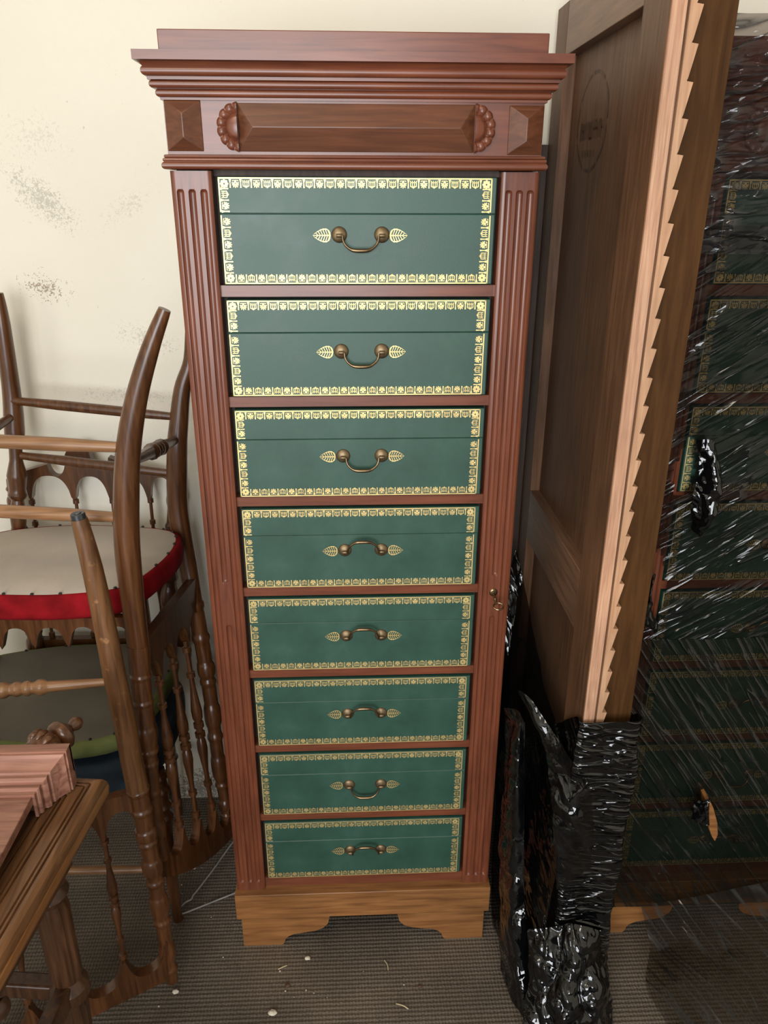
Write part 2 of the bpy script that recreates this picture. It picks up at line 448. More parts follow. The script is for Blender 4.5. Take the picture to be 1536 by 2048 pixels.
def put(o, parent, local=False):
    o.parent = parent
    if not local:
        o.matrix_parent_inverse = wm(parent).inverted()

def wm(o):
    mb = o.matrix_basis.copy()
    if o.parent is not None:
        return wm(o.parent) @ o.matrix_parent_inverse @ mb
    return mb

def inst(me, name, parent, loc, rot=(0, 0, 0)):
    o = bpy.data.objects.new(name, me)
    C.objects.link(o)
    o.location = loc; o.rotation_euler = rot
    o.parent = parent
    return o

def tag(o, label, cat=None, group=None, kind=None):
    if label: o['label'] = label
    if cat: o['category'] = cat
    if group: o['group'] = group
    if kind: o['kind'] = kind
    return o

def thing(name, loc, label, cat, group=None):
    o = bpy.data.objects.new(name, None)
    o.empty_display_size = 0.05
    C.objects.link(o)
    o.location = loc
    return tag(o, label, cat, group)

def copy_tree(o, parent=None):
    c = o.copy(); C.objects.link(c)
    if parent is not None:
        c.parent = parent; c.matrix_parent_inverse = o.matrix_parent_inverse.copy()
    for ch in list(o.children):
        copy_tree(ch, c)
    return c

# ------------------------------------------------------------------ the room
XL, XR, YW, YB, ZC = -2.1, 2.0, 1.64, -2.6, 2.75
tag(MB().box(XL, XR, YB, YW, -0.05, 0).build('floor', 'carpet'), None, kind='structure')
tag(MB().box(XL, XR, YW, YW + 0.1, 0, ZC).build('wall_back', 'wall'), None, kind='structure')
tag(MB().box(XL - 0.1, XL, YB, YW, 0, ZC).build('wall_left', 'wall'), None, kind='structure')
tag(MB().box(XR, XR + 0.1, YB, YW, 0, ZC).build('wall_right', 'wall'), None, kind='structure')
tag(MB().box(XL, XR, YB, YW, ZC, ZC + 0.1).build('ceiling', 'ceiling'), None, kind='structure')

# ------------------------------------------------------------------ cabinet of leather-fronted drawers
PL, PR, IL, IR = -0.2512, 0.2767, -0.1934, 0.2216
YF = 1.2
CX = (PL + PR) / 2

cab = thing('drawer_cabinet', (CX, 1.4, 0), 'tall narrow mahogany cabinet with eight green leather drawers against the cream wall', 'cabinet', 'tall green drawer cabinets')

MB().box(PL + 0.003, PR - 0.003, 1.234, 1.62, 0.12, 1.672).build('carcase', 'carcase', cab)

def pilaster(x0, x1, gap):
    w = x1 - x0; cxs = [x0 + w * f for f in (0.215, 0.5, 0.79)]; r = 0.0052
    zb, zt = 0.15, 1.531
    segs = [[(0.172, 1.507)], [(0.172, gap[0]), (gap[1], 1.507)], [(0.172, 1.507)]]
    xs = [x0, x0 + 0.002]
    for c in cxs:
        xs += [c + r * math.cos(math.pi * k / 8) * -1 for k in range(9)]
    xs += [x1 - 0.002, x1]
    zs = [zb, zt]
    for a, b2 in ((0.172, 1.507), gap[::-1]):
        for e, s in ((a, 1), (b2, -1)):
            zs += [e + s * r * (1 - math.cos(math.pi / 2 * k / 4)) for k in range(5)]
    zs += [0.172 + 0.05 * k for k in range(1, 27)]
    zs = sorted(set(round(z, 5) for z in zs))
    def depth(x, z):
        d = 0.0
        for c, sg in zip(cxs, segs):
            if abs(x - c) >= r: continue
            for a, b2 in sg:
                if a <= z <= b2:
                    e = min(z - a, b2 - z)
                    rr = r if e >= r else math.sqrt(max(0, r * r - (r - e) ** 2))
                    q = rr * rr - (x - c) ** 2
                    if q > 0: d = 0.8 * math.sqrt(q)
        if x in (x0, x1): d = 0.002
        return d
    mb = MB(); nx = len(xs)
    vs = [(x, YF + depth(x, z), z) for z in zs for x in xs]
    fs = []
    for j in range(len(zs) - 1):
        for i in range(nx - 1):
            fs.append((j * nx + i, j * nx + i + 1, (j + 1) * nx + i + 1, (j + 1) * nx + i))
    mb.add(vs, fs)
    yb = 1.236
    mb.add([(x0, YF + .002, zb), (x0, YF + .002, zt), (x0, yb, zt), (x0, yb, zb)], [(0, 1, 2, 3)])
    mb.add([(x1, YF + .002, zb), (x1, YF + .002, zt), (x1, yb, zt), (x1, yb, zb)], [(3, 2, 1, 0)])
    mb.add([(x0, YF, zb), (x1, YF, zb), (x1, yb, zb), (x0, yb, zb), (x0, YF, zt), (x1, YF, zt), (x1, yb, zt), (x0, yb, zt)], [(0, 3, 2, 1), (4, 5, 6, 7)])
    return mb
pilaster(PL, IL, (0.791, 0.875)).build('pilaster', 'mah_v', cab, angle=50)
pr = pilaster(IR, PR, (0.799, 0.880)).build('pilaster', 'mah_v', cab, angle=50)
# keyhole with a small key in the right pilaster
lk = MB(); LX, LZ = 0.2485, 0.842
lk.turn((LX, YF + 0.001, LZ + .006), (LX, YF - 0.003, LZ + .006), [(0, .0075), (0.6, .0075), (0.9, .0062), (1, .004)], n=16)
lk = lk.build('escutcheon', 'brass_dark', pr)
ky = MB()
ky.turn((LX, YF - 0.002, LZ + .004), (LX + .002, YF - 0.024, LZ - .004), [(0, .0022), (.5, .0022), (.6, .0034), (.7, .0022), (1, .0022)], n=10)
ring = [(LX + .004 + .0085 * math.cos(a), YF - 0.030 + .006 * math.sin(a), LZ - .006 + .0035 * math.sin(a)) for a in [2 * math.pi * k / 16 for k in range(17)]]
ky.sweep(ring, lambda t: .0017, n=8, steps=32)
ky.build('key', 'brass_dark', pr)

# frieze, cornice, crest
MB().box(PL, PR, YF, 1.245, 1.545, 1.63).build('frieze', 'mah_h', cab)
def hip(x0, x1, z0, z1, inset, vert, h=0.013):
    cx, cz = (x0 + x1) / 2, (z0 + z1) / 2
    y0, y1 = YF - 0.0015, YF - h
    if vert:
        a, b2 = (cx, y1, z0 + inset), (cx, y1, z1 - inset)
    else:
        a, b2 = (x0 + inset, y1, cz), (x1 - inset, y1, cz)
    vs = [(x0, YF, z0), (x1, YF, z0), (x1, YF, z1), (x0, YF, z1), (x0, y0, z0), (x1, y0, z0), (x1, y0, z1), (x0, y0, z1), a, b2]
    fs = [(0, 1, 5, 4), (1, 2, 6, 5), (2, 3, 7, 6), (3, 0, 4, 7)]
    if vert:
        fs += [(4, 5, 8), (5, 6, 9, 8), (6, 7, 9), (7, 4, 8, 9)]
    else:
        fs += [(4, 5, 9, 8), (5, 6, 9), (6, 7, 8, 9), (7, 4, 8)]
    return MB().add(vs, fs)
hip(PL + .001, PL + .0505, 1.556, 1.6195, 0.017, True).build('facet_block', 'mah_panel', cab, angle=5, bevel=.0009)
hip(PR - .0495, PR - .0005, 1.5535, 1.616, 0.017, True).build('facet_block', 'mah_panel', cab, angle=5, bevel=.0009)
hip(-0.151, 0.179, 1.556, 1.6165, 0.021, False, h=0.014).build('facet_panel', 'mah_panel', cab, angle=5, bevel=.0009)
def shell(cx, s):
    mb = MB(); R_, cz = 0.0295, 1.5865
    na, nr = 56, 10
    vs = []; fs = []
    for j in range(nr + 1):
        t = j / nr
        for i in range(na + 1):
            a = -math.pi / 2 + math.pi * i / na
            lob = abs(math.sin(a * 7.0))
            rr = R_ * t * (1 + 0.06 * lob * max(0, t - .5) * 2)
            h = 0.011 * math.cos(t * 1.45) + 0.002
            if t > 0.6: h = 0.0050 + 0.0028 * lob ** 0.6 * math.sin(math.pi * (t - .55) / .5)
            if abs(t - .6) < .06: h = 0.0035
            vs.append((cx + s * rr * math.cos(a) * 0.93, YF - h, cz + rr * math.sin(a)))
    n = na + 1
    for j in range(nr):
        for i in range(na):
            q = (j * n + i, j * n + i + 1, (j + 1) * n + i + 1, (j + 1) * n + i)
            fs.append(q if s > 0 else q[::-1])
    o = nr * n
    rim = [(v[0], YF, v[2]) for v in vs[o:o + n]]
    b0 = len(vs); vs += rim
    for i in range(na):
        q = (o + i, o + i + 1, b0 + i + 1, b0 + i)
        fs.append(q if s > 0 else q[::-1])
    return mb.add(vs, fs, True)
shell(-0.1512, -1).build('carved_shell', 'mah_h', cab, angle=70)
shell(0.1792, 1).build('carved_shell', 'mah_h', cab, angle=70)

def rim_mould(profile, name, mat, yb=1.62, top=True):
    mb = MB(); vs = []; fs = []
    for (o, z) in profile:
        vs += [(PL - o, yb, z), (PL - o, YF - o, z), (PR + o, YF - o, z), (PR + o, yb, z)]
    for j in range(len(profile) - 1):
        for i in range(3):
            fs.append((j * 4 + i, j * 4 + i + 1, (j + 1) * 4 + i + 1, (j + 1) * 4 + i))
    o = (len(profile) - 1) * 4
    fs.append((o, o + 1, o + 2, o + 3)); fs.append((3, 2, 1, 0))
    for j in range(len(profile) - 1):
        fs.append((j * 4 + 3, j * 4, (j + 1) * 4, (j + 1) * 4 + 3))
    return mb.add(vs, fs).build(name, mat, cab, angle=32)
def arc(cx, cz, r, a0, a1, n=6):
    return [(cx + r * math.cos(math.radians(a0 + (a1 - a0) * k / n)), cz + r * math.sin(math.radians(a0 + (a1 - a0) * k / n))) for k in range(n + 1)]
prof = [(0.0, 1.6195), (0.003, 1.6195), (0.003, 1.6225)] + arc(0.003, 1.6275, 0.005, -90, 60, 6) + [(0.0065, 1.6325), (0.0095, 1.6325)] + \
       arc(0.0095, 1.6375, 0.0048, -90, 70, 6) + [(0.012, 1.6425), (0.0155, 1.6425), (0.0155, 1.6465)] + \
       arc(0.0158, 1.6525, 0.0062, -90, 55, 7) + [(0.0205, 1.6590), (0.0222, 1.6615), (0.0246, 1.6632), (0.0275, 1.6640), (0.0295, 1.6640), (0.0295, 1.6755)]
rim_mould(prof, 'cornice', 'mah_h')
prof = [(0.0, 1.5325), (0.004, 1.5325)] + arc(0.004, 1.5375, 0.005, -90, 70, 6) + [(0.0055, 1.5428)] + arc(0.0045, 1.5448, 0.0026, -70, 70, 4) + [(0.004, 1.5475)] + arc(0.003, 1.5495, 0.0022, -70, 80, 4) + [(0.0, 1.552)]
rim_mould(prof, 'astragal_moulding', 'mah_h', yb=1.3)
MB().box(PL, PR, 1.2, 1.222, 1.674, 1.7035).build('crest_board', 'mah_h', cab, bevel=0.0012)

# drawers and rails
DTOP = [1.5238 - 0.17106 * k for k in range(8)]
DH, DW, DCX, DY = 0.149, 0.4025, 0.0148, 1.205
HD = -0.079
LID = -0.0492

def drawer_mesh():
    mb = MB(); w = DW / 2
    mb.chamfer_box(-w, w, 0, 0.028, LID + 0.0003, 0, 0.0008)
    mb.chamfer_box(-w, w, 0.0004, 0.028, -DH, LID - 0.0003, 0.0012)
    mb.box(-w + .002, w - .002, 0.004, 0.026, LID - .002, LID + .002)
    return mb
def border_mesh():
    mb = MB(); y = -0.0005
    w0, w1 = -DW / 2 + 0.0012, DW / 2 - 0.0065
    z0, z1 = -DH + 0.0012, -0.0010
    def quad(pts):
        mb.add([(p[0], y, p[1]) for p in pts], [tuple(range(len(pts)))])
    def frame(o, d, n):
        def T(s, t):
            return (o[0] + d[0] * s + n[0] * t, o[1] + d[1] * s + n[1] * t)
        return T
    def line(T, a, b2, t0, t1):
        quad([T(a, t0), T(b2, t0), T(b2, t1), T(a, t1)])
    def palm(T, s):
        for k in range(7):
            a = math.radians(-96 + 32 * k)
            r = 0.0062 if k in (2, 3, 4) else 0.0053
            ux, uy = math.sin(a), math.cos(a)
            px, py = uy, -ux
            c = (s, 0.0078)
            q = []
            for (f, g) in ((0.15, 0.0003), (0.75, 0.00095), (1.0, 0.0005)):
                q.append((f, g))
            pts = [T(c[0] + ux * r * f + px * g, c[1] + uy * r * f + py * g) for f, g in q] + \
                  [T(c[0] + ux * r * f - px * g, c[1] + uy * r * f - py * g) for f, g in q[::-1]]
            quad(pts)
        quad([T(s - .0012, .0035), T(s + .0012, .0035), T(s + .002, .0072), T(s - .002, .0072)])
        for e in (-1, 1):
            quad([T(s + e * .0012, .0035), T(s + e * .0040, .0035), T(s + e * .0046, .0052), T(s + e * .0034, .0050)])
    def egg(T, s):
        for dx, t1, hw in ((-.0042, .0118, .0006), (-.0015, .0132, .0005), (.0015, .0132, .0005), (.0042, .0118, .0006)):
            quad([T(s + dx - hw, .0036), T(s + dx + hw, .0036), T(s + dx + hw, t1), T(s + dx - hw, t1)])
        quad([T(s - .0046, .0110), T(s + .0046, .0110), T(s + .0026, .0126), T(s - .0026, .0126)])
        quad([T(s - .0012, .0126), T(s + .0012, .0126), T(s, .0146)])
        quad([T(s - .0046, .0056), T(s + .0046, .0056), T(s + .0046, .0066), T(s - .0046, .0066)])
    def dart(T, s):
        quad([T(s - .0019, .0024), T(s + .0019, .0024), T(s + .0006, .0070), T(s + .0010, .0138), T(s - .0010, .0138), T(s - .0006, .0070)])
    def run(o, d, n, L, a, phase=0):
        T = frame(o, d, n)
        line(T, 0, L, 0, .0019)
        cnt = max(1, round((L - 2 * a) / 0.0152)); step = (L - 2 * a) / cnt
        for k in range(cnt):
            s = a + step * (k + .5)
            (palm if (k + phase) % 2 == 0 else egg)(T, s)
            dart(T, a + step * k)
        dart(T, L - a)
    L = w1 - w0; Hh = z1 - z0
    run((w0, z1), (1, 0), (0, -1), L, 0.017)
    run((w0, z0), (1, 0), (0, 1), L, 0.017)
    lidz = LID + .0022; bodz = LID - .0025
    for x, n in ((w0, (1, 0)), (w1, (-1, 0))):
        T = frame((x, z1), (0, -1), n)
        l1 = z1 - lidz
        line(T, 0, l1, 0, .0019)
        for k, fn in enumerate((egg, palm)):
            fn(T, 0.0225 + 0.0152 * k)
        for k in range(3): dart(T, 0.0150 + 0.0152 * k)
        T = frame((x, z0), (0, 1), n)
        l2 = bodz - z0
        line(T, 0, l2, 0, .0019)
        cnt = 5; st = (l2 - .0165) / cnt
        for k in range(cnt):
            (egg if k % 2 else palm)(T, .0160 + st * (k + .5)); dart(T, .0160 + st * k)
    for cx, sx in ((w0, 1), (w1, -1)):
        for cz, sz in ((z1, -1), (z0, 1)):
            c = (cx + sx * .0085, cz + sz * .0085)
            for k in range(8):
                a = math.pi / 4 * k
                ux, uy = math.cos(a), math.sin(a)
                quad([(c[0] + ux * .0012 - uy * .0006, c[1] + uy * .0012 + ux * .0006), (c[0] + ux * .005 - uy * .0018, c[1] + uy * .005 + ux * .0018),
                      (c[0] + ux * .0064, c[1] + uy * .0064), (c[0] + ux * .005 + uy * .0018, c[1] + uy * .005 - ux * .0018), (c[0] + ux * .0012 + uy * .0006, c[1] + uy * .0012 - ux * .0006)])
    return mb
def leaf_mesh(s):
    """stamped gilt leaf, tip pointing to s; built flat with lobes and cut veins"""
    mb = MB()
    L_, W_ = 0.026, 0.0185
    def hw(t):
        return W_ / 2 * max(0.0, math.sin(math.pi * t ** 0.62)) ** 0.75 if 0 < t < 1 else 0.0
    y = -0.0011
    def P(t, w):
        return (s * (t - 0.5) * L_, y, w)
    def T(pts):
        mb.add(pts, [tuple(range(len(pts)))])
    T([P(0, -.0010), P(1, -.0004), P(1, .0004), P(0, .0010)])
    for e in (-1, 1):
        for k in range(6):
            t0 = 0.02 + 0.135 * k
            w = max(hw(min(.97, t0 + .16)), .0016) * e
            T([P(t0, 0), P(t0 + .105, w * .8), P(t0 + .14, w * .95), P(t0 + .155, w * .8), P(t0 + .038, 0)])
        prev = None
        for k in range(37):
            t = k / 36
            o = hw(t) * (1 + 0.06 * abs(math.sin(t * math.pi * 6))) * e
            i = hw(t) * (0.86 if t > .12 else .3) * e
            if prev is not None:
                T([P(prev[0], prev[1]), P(t, o), P(t, i), P(prev[0], prev[2])])
            prev = (t, o, i)
    return mb
def rosette_mesh():
    mb = MB()
    mb.turn((0, 0.0005, 0), (0, -0.0050, 0), [(0, .0116), (.2, .0116), (.5, .0104), (.75, .0078), (.92, .0045), (1, .002)], n=20)
    mb.turn((-.0045, -0.0078, -.001), (.0045, -0.0078, -.001), [(0, .0022), (.1, .0028), (.9, .0028), (1, .0022)], n=10)
    return mb
def bail_mesh(sg=1):
    mb = MB(); hs = 0.0265
    pts = [(-hs, -.0095, 0), (-hs + .0005, -.0105, -.006), (-hs + .004, -.012, -.013), (-hs + .011, -.0135, -.0185), (-.008, -.014, -.0205), (.008, -.014, -.0205),
           (hs - .011, -.0135, -.0185), (hs - .004, -.012, -.013), (hs - .0005, -.0105, -.006), (hs, -.0095, 0)]
    pts = [(p[0], p[1] - (.003 if sg < 0 else 0), p[2] * sg * (1.12 if sg < 0 else 1)) for p in pts]
    mb.sweep(pts, lambda t: 0.0017 + 0.0013 * math.exp(-((t - .5) / .16) ** 2), n=10, steps=44)
    return mb
proto = {}
for nm, mbs, mt in (('drawer', drawer_mesh(), 'leather'), ('gold_border', border_mesh(), 'gold'), ('leaf_l', leaf_mesh(-1), 'gold'), ('leaf_r', leaf_mesh(1), 'gold'), ('rosette', rosette_mesh(), 'brass'), ('bail', bail_mesh(), 'brass_dark'), ('bail_up', bail_mesh(-1), 'brass_dark')):
    o = mbs.build(nm, mt)
    proto[nm] = o.data
    bpy.data.objects.remove(o)
UP = (3, 4, 5, 7)
for k in range(8):
    d = bpy.data.objects.new('drawer', proto['drawer']); C.objects.link(d)
    d.location = (DCX, DY, DTOP[k]); put(d, cab)
    inst(proto['gold_border'], 'gold_border', d, (0, 0, 0))
    inst(proto['leaf_l'], 'leaf_ornament', d, (-0.0540, 0, HD))
    inst(proto['leaf_r'], 'leaf_ornament', d, (0.0590, 0, HD))
    for s in (-1, 1):
        inst(proto['rosette'], 'rosette', d, (0.003 + s * 0.0315, 0, HD + .001))
    inst(proto['bail_up' if k in UP else 'bail'], 'bail_handle', d, (0.003, 0, HD))
rail = MB().box(IL, IR, 1.2085, 1.236, -0.0165, 0).build('rail', 'mah_h')
rm = rail.data; bpy.data.objects.remove(rail)
for k in range(7):
    r_ = bpy.data.objects.new('rail', rm); C.objects.link(r_)
    r_.location = (0, 0, DTOP[k] - DH - 0.0012); put(r_, cab)
MB().box(IL, IR, 1.2085, 1.236, 0.150, 0.1755).build('bottom_rail', 'mah_h', cab)
MB().box(IL, IR, 1.222, 1.236, 1.5245, 1.5335).build('top_rail', 'carcase', cab)

# plinth and shaped bracket feet
MB().box(PL - .0045, PR + .0035, 1.185, 1.60, 0.084, 0.1515).build('plinth', 'base', cab, bevel=0.0015)
def foot(s):
    pts = [(0, 0), (.082, 0), (.086, .004), (.090, .016), (.096, .024), (.108, .030), (.130, .034), (.155, .038), (.172, .046), (.182, .058), (.187, .084), (0, .084)]
    mb = MB()
    x0 = PL + .005 if s > 0 else PR - .006
    f = [(x0 + s * p[0], 1.19, p[1]) for p in pts]; b2 = [(x0 + s * p[0], 1.212, p[1]) for p in pts]
    n = len(pts)
    fs = [tuple(range(n)), tuple(range(2 * n - 1, n - 1, -1))] + [(i, i + n, (i + 1) % n + n, (i + 1) % n) for i in range(n)]
    if s < 0: fs = [q[::-1] for q in fs]
    mb.add(f + b2, fs)
    # side return
    xa, xb = (x0, x0 + .02) if s > 0 else (x0 - .02, x0)
    mb.box(xa, xb, 1.212, 1.33, 0, .084)
    return mb.build('bracket_foot', 'base', cab)
foot(1); foot(-1)
for xx in (PL + .01, PR - .05):
    MB().box(xx, xx + .04, 1.53, 1.59, 0, .084).build('rear_foot', 'carcase', cab)

# second, film-wrapped cabinet standing to the right
cab2 = copy_tree(cab)
cab2.location = (CX + 0.745, 1.4, 0)
tag(cab2, 'green-drawered mahogany cabinet wrapped in dark stretch film, right of the tall wooden panel', 'cabinet')

# ------------------------------------------------------------------ wardrobe side panel with toothed shelf rack
pan = thing('wardrobe_side_panel', (0.40, 1.33, 0), 'tall brown framed wardrobe side panel standing on edge beside the cabinet', 'panel')
X0, X1 = 0.384, 0.4035
MB().box(X0, X1 + .006, 1.052, 1.150, 0.01, 1.81).build('front_stile', 'panel_v', pan, bevel=0.001)
MB().box(X0, X1 + .006, 1.538, 1.612, 0.01, 1.81).build('rear_stile', 'panel_v', pan, bevel=0.001)
MB().box(X0 - .010, X1, 1.613, 1.6385, 0.01, 1.59).build('gap_shade_strip', 'carcase', pan)  # added dark strip: shade of the wall gap put into its colour
MB().box(X0 + .0004, X1 + .006, 1.150, 1.538, 1.727, 1.81).build('top_rail', 'panel_h', pan, bevel=0.001)
MB().box(X0 + .0004, X1 + .006, 1.150, 1.538, 0.800, 0.911).build('middle_rail', 'panel_h', pan, bevel=0.001)
MB().box(X0 + .0004, X1 + .006, 1.150, 1.538, 0.01, 0.12).build('bottom_rail', 'panel_h', pan, bevel=0.001)
up = MB().box(0.4045, 0.410, 1.148, 1.540, 0.911, 1.729).build('upper_panel', 'panel_v', pan)
MB().box(0.4045, 0.410, 1.148, 1.540, 0.12, 0.80).build('lower_panel', 'panel_v', pan)
MB().box(X0 + .0005, 0.4025, 1.0485, 1.0525, 0.01, 1.81).build('sawn_edge', 'edge', pan)
MB().box(0.4025, 0.4065, 1.056, 1.0625, 0.01, 1.81).build('groove', 'table_leg', pan)
# toothed rack
pts = []
zt = 1.88; pitch = 0.0405
mb = MB(); xr0, xin, xout = 0.4065, 0.4140, 0.4225
z = 0.05
outl = []
while z < 1.76:
    outl += [(xin, z), (xout, z + pitch * 0.93), (xin, z + pitch)] if False else [(xin, z), (xin + .0015, z + .004), (xout, z + pitch * 0.97)]
    z += pitch
outl.append((xin, z))
N = len(outl)
f = []; vs = []
for yy in (1.0488, 1.0640):
    for (x, zz) in outl:
        vs += [(xr0, yy, zz), (x, yy, zz)]
for i in range(N - 1):
    a = i * 2
    f += [(a, a + 1, a + 3, a + 2), (a + 2 * N + 2, a + 2 * N + 3, a + 2 * N + 1, a + 2 * N), (a + 1, a + 2 * N + 1, a + 2 * N + 3, a + 3), (a + 2, a + 2 * N + 2, a + 2 * N, a)]
mb.add(vs, f)
rk = mb.build('toothed_rack', 'rack', pan, angle=15)
tag(rk, 'pale strip with a row of saw teeth')
MB().box(0.4065, 0.4715, 1.0645, 1.083, 0.01, 1.81).build('backing_board', 'board', pan, bevel=0.001)
# faded oval stamp on the upper panel
st = MB(); SX = 0.4041
sc_, szc, ra, rb = 1.405, 1.612, 0.086, 0.076
ov = [(sc_ + ra * math.cos(2 * math.pi * k / 48), szc + rb * math.sin(2 * math.pi * k / 48)) for k in range(48)]
for w_in in (0.93,):
    for k in range(48):
        if k % 7 == 3: continue
        a, b2 = ov[k], ov[(k + 1) % 48]
        ai = (sc_ + (a[0] - sc_) * w_in, szc + (a[1] - szc) * w_in); bi = (sc_ + (b2[0] - sc_) * w_in, szc + (b2[1] - szc) * w_in)
        st.add([(SX, a[0], a[1]), (SX, b2[0], b2[1]), (SX, bi[0], bi[1]), (SX, ai[0], ai[1])], [(0, 1, 2, 3)])
def bar(y0, z0, w, h, t=0.004):
    st.add([(SX, y0, z0), (SX, y0 - w, z0), (SX, y0 - w, z0 + h), (SX, y0, z0 + h)], [(0, 1, 2, 3)])
yy = 1.468
random.seed(21)
while yy > 1.345:
    bar(yy, 1.586 + random.uniform(0, .003), .0035, .030 * random.uniform(.8, 1.0))
    if random.random() < .5: bar(yy, 1.586 + random.choice((0, .013, .026)), .009, .0045)
    yy -= random.uniform(.0055, .0085)
for k in range(5):
    bar(1.45 - k * .016, 1.560, .009, .011)
st.build('stamp', 'ink', up)

# ------------------------------------------------------------------ stretch film
def sheet(name, grid, nu, nv, amp, freq, mat, parent, hole=None, seed=0.0, oct=3, th=0):
    """grid[row][col] of points; smooth bi-cubic interpolation then crumpled along the normal"""
    R_ = len(grid); Cn = len(grid[0])
    G = [[Vector(p) for p in row] for row in grid]
    def cr(p0, p1, p2, p3, u):
        return 0.5 * ((2 * p1) + (p2 - p0) * u + (2 * p0 - 5 * p1 + 4 * p2 - p3) * u * u + (3 * p1 - p0 - 3 * p2 + p3) * u ** 3)
    def line(row, u):
        s = u * (len(row) - 1); i = min(int(s), len(row) - 2); t = s - i
        return cr(row[max(i - 1, 0)], row[i], row[i + 1], row[min(i + 2, len(row) - 1)], t)
    S = [[None] * (nu + 1) for _ in range(nv + 1)]
    cols = [[line(G[r], i / nu) for r in range(R_)] for i in range(nu + 1)]
    for i in range(nu + 1):
        for j in range(nv + 1):
            S[j][i] = line(cols[i], j / nv)
    D = [[None] * (nu + 1) for _ in range(nv + 1)]
    for j in range(nv + 1):
        for i in range(nu + 1):
            du = S[j][min(i + 1, nu)] - S[j][max(i - 1, 0)]
            dv = S[min(j + 1, nv)][i] - S[max(j - 1, 0)][i]
            nn = du.cross(dv)
            nn = nn.normalized() if nn.length > 1e-9 else Vector((0, -1, 0))
            p = S[j][i]; q = Vector((p.x * freq[0] + seed, p.y * freq[1], p.z * freq[2] - seed))
            h = 0; a = 1.0
            for o in range(oct):
                h += a * (1 - 2 * abs(noise.noise(q))); q = q * 2.1 + Vector((3.1, 1.7, 5.3)); a *= 0.5
            D[j][i] = p + nn * (amp * (h - 0.6))
    mb = MB(); vs = [D[j][i] for j in range(nv + 1) for i in range(nu + 1)]
    fs = []
    for j in range(nv):
        for i in range(nu):
            c = (D[j][i] + D[j + 1][i + 1]) / 2
            if hole and hole(c): continue
            fs.append((j * (nu + 1) + i, j * (nu + 1) + i + 1, (j + 1) * (nu + 1) + i + 1, (j + 1) * (nu + 1) + i))
    mb.add(vs, fs, True)
    return mb.build(name, mat, parent, angle=180)

wrap = thing('stretch_film_wrap', (0.80, 1.16, 0), 'dark see-through stretch film wound around the cabinet at the right edge', 'plastic film')
def hole_fn(c):
    if abs(c.x - 0.551) < 0.012 + 0.006 * math.sin(c.z * 60) and abs(c.z - 1.085) < 0.050: return True
    dz = (c.z - 0.862) / 0.078
    if abs(dz) < 1 and abs(c.x - 0.535 - dz * -0.006) < 0.019 * (1 - abs(dz)) ** 0.7: return True
    return False
def wrow(z, y, yr=None):
    yr = y if yr is None else yr
    return [(0.478, y + .004, z), (0.60, y, z), (0.75, y, z), (0.92, yr, z), (1.06, yr, z)]
sheet('film_front', [wrow(1.46, 1.180), wrow(1.30, 1.180), wrow(1.15, 1.182), wrow(1.0, 1.183), wrow(0.86, 1.183), wrow(0.752, 1.182)],
      90, 110, 0.003, (7, 4, 13), 'film', wrap, hole_fn, seed=2.0)
sheet('film_front', [wrow(0.755, 1.180), wrow(0.6, 1.181), wrow(0.4, 1.179), wrow(0.25, 1.176), wrow(0.16, 1.172), wrow(0.10, 1.168)],
      90, 110, 0.003, (11, 4, 7), 'film_low', wrap, hole_fn, seed=3.0)
sheet('film_top', [[(0.452, 1.148, 1.72), (0.6, 1.146, 1.72), (0.8, 1.146, 1.72), (1.07, 1.146, 1.72)],
                   [(0.456, 1.150, 1.66), (0.6, 1.149, 1.66), (0.8, 1.149, 1.66), (1.07, 1.149, 1.66)],
                   [(0.470, 1.165, 1.58), (0.6, 1.165, 1.58), (0.8, 1.165, 1.58), (1.07, 1.165, 1.58)],
                   [(0.476, 1.176, 1.42), (0.6, 1.176, 1.42), (0.8, 1.176, 1.42), (1.07, 1.176, 1.42)]],
      90, 80, 0.005, (7, 5, 30), 'film_top', wrap, seed=9.0, oct=2)
sheet('loose_tail', [[(0.60, 1.165, 0.11), (0.72, 1.165, 0.13), (0.88, 1.165, 0.17), (1.06, 1.165, 0.22)],
                     [(0.60, 1.10, 0.07), (0.73, 1.09, 0.09), (0.88, 1.08, 0.11), (1.06, 1.08, 0.14)],
                     [(0.57, 1.02, 0.05), (0.73, 1.00, 0.06), (0.89, 0.98, 0.06), (1.06, 0.98, 0.07)],
                     [(0.62, 0.92, 0.008), (0.77, 0.90, 0.008), (0.92, 0.88, 0.008), (1.06, 0.88, 0.008)]], 80, 60, 0.004, (9, 9, 9), 'film_tail', wrap, seed=19.0, oct=2)
# torn flaps beside the holes
sheet('torn_flap', [[(0.556, 1.168, 1.135), (0.575, 1.160, 1.14), (0.59, 1.168, 1.13)],
                    [(0.564, 1.160, 1.09), (0.590, 1.140, 1.085), (0.605, 1.160, 1.08)],
                    [(0.560, 1.158, 1.03), (0.588, 1.138, 1.02), (0.612, 1.160, 1.03)],
                    [(0.572, 1.166, 0.985), (0.585, 1.155, 0.97), (0.60, 1.168, 0.99)]], 40, 60, 0.006, (28, 28, 28), 'black', wrap, seed=4.0, oct=2)
sheet('torn_flap', [[(0.522, 1.168, 0.895), (0.510, 1.150, 0.905), (0.505, 1.130, 0.885)],
                    [(0.518, 1.165, 0.86), (0.500, 1.140, 0.865), (0.486, 1.100, 0.862)],
                    [(0.528, 1.166, 0.815), (0.512, 1.145, 0.825), (0.488, 1.105, 0.832)],
                    [(0.548, 1.170, 0.785), (0.535, 1.160, 0.79), (0.52, 1.15, 0.80)]], 36, 40, 0.005, (30, 30, 30), 'black', wrap, seed=6.0, oct=2)
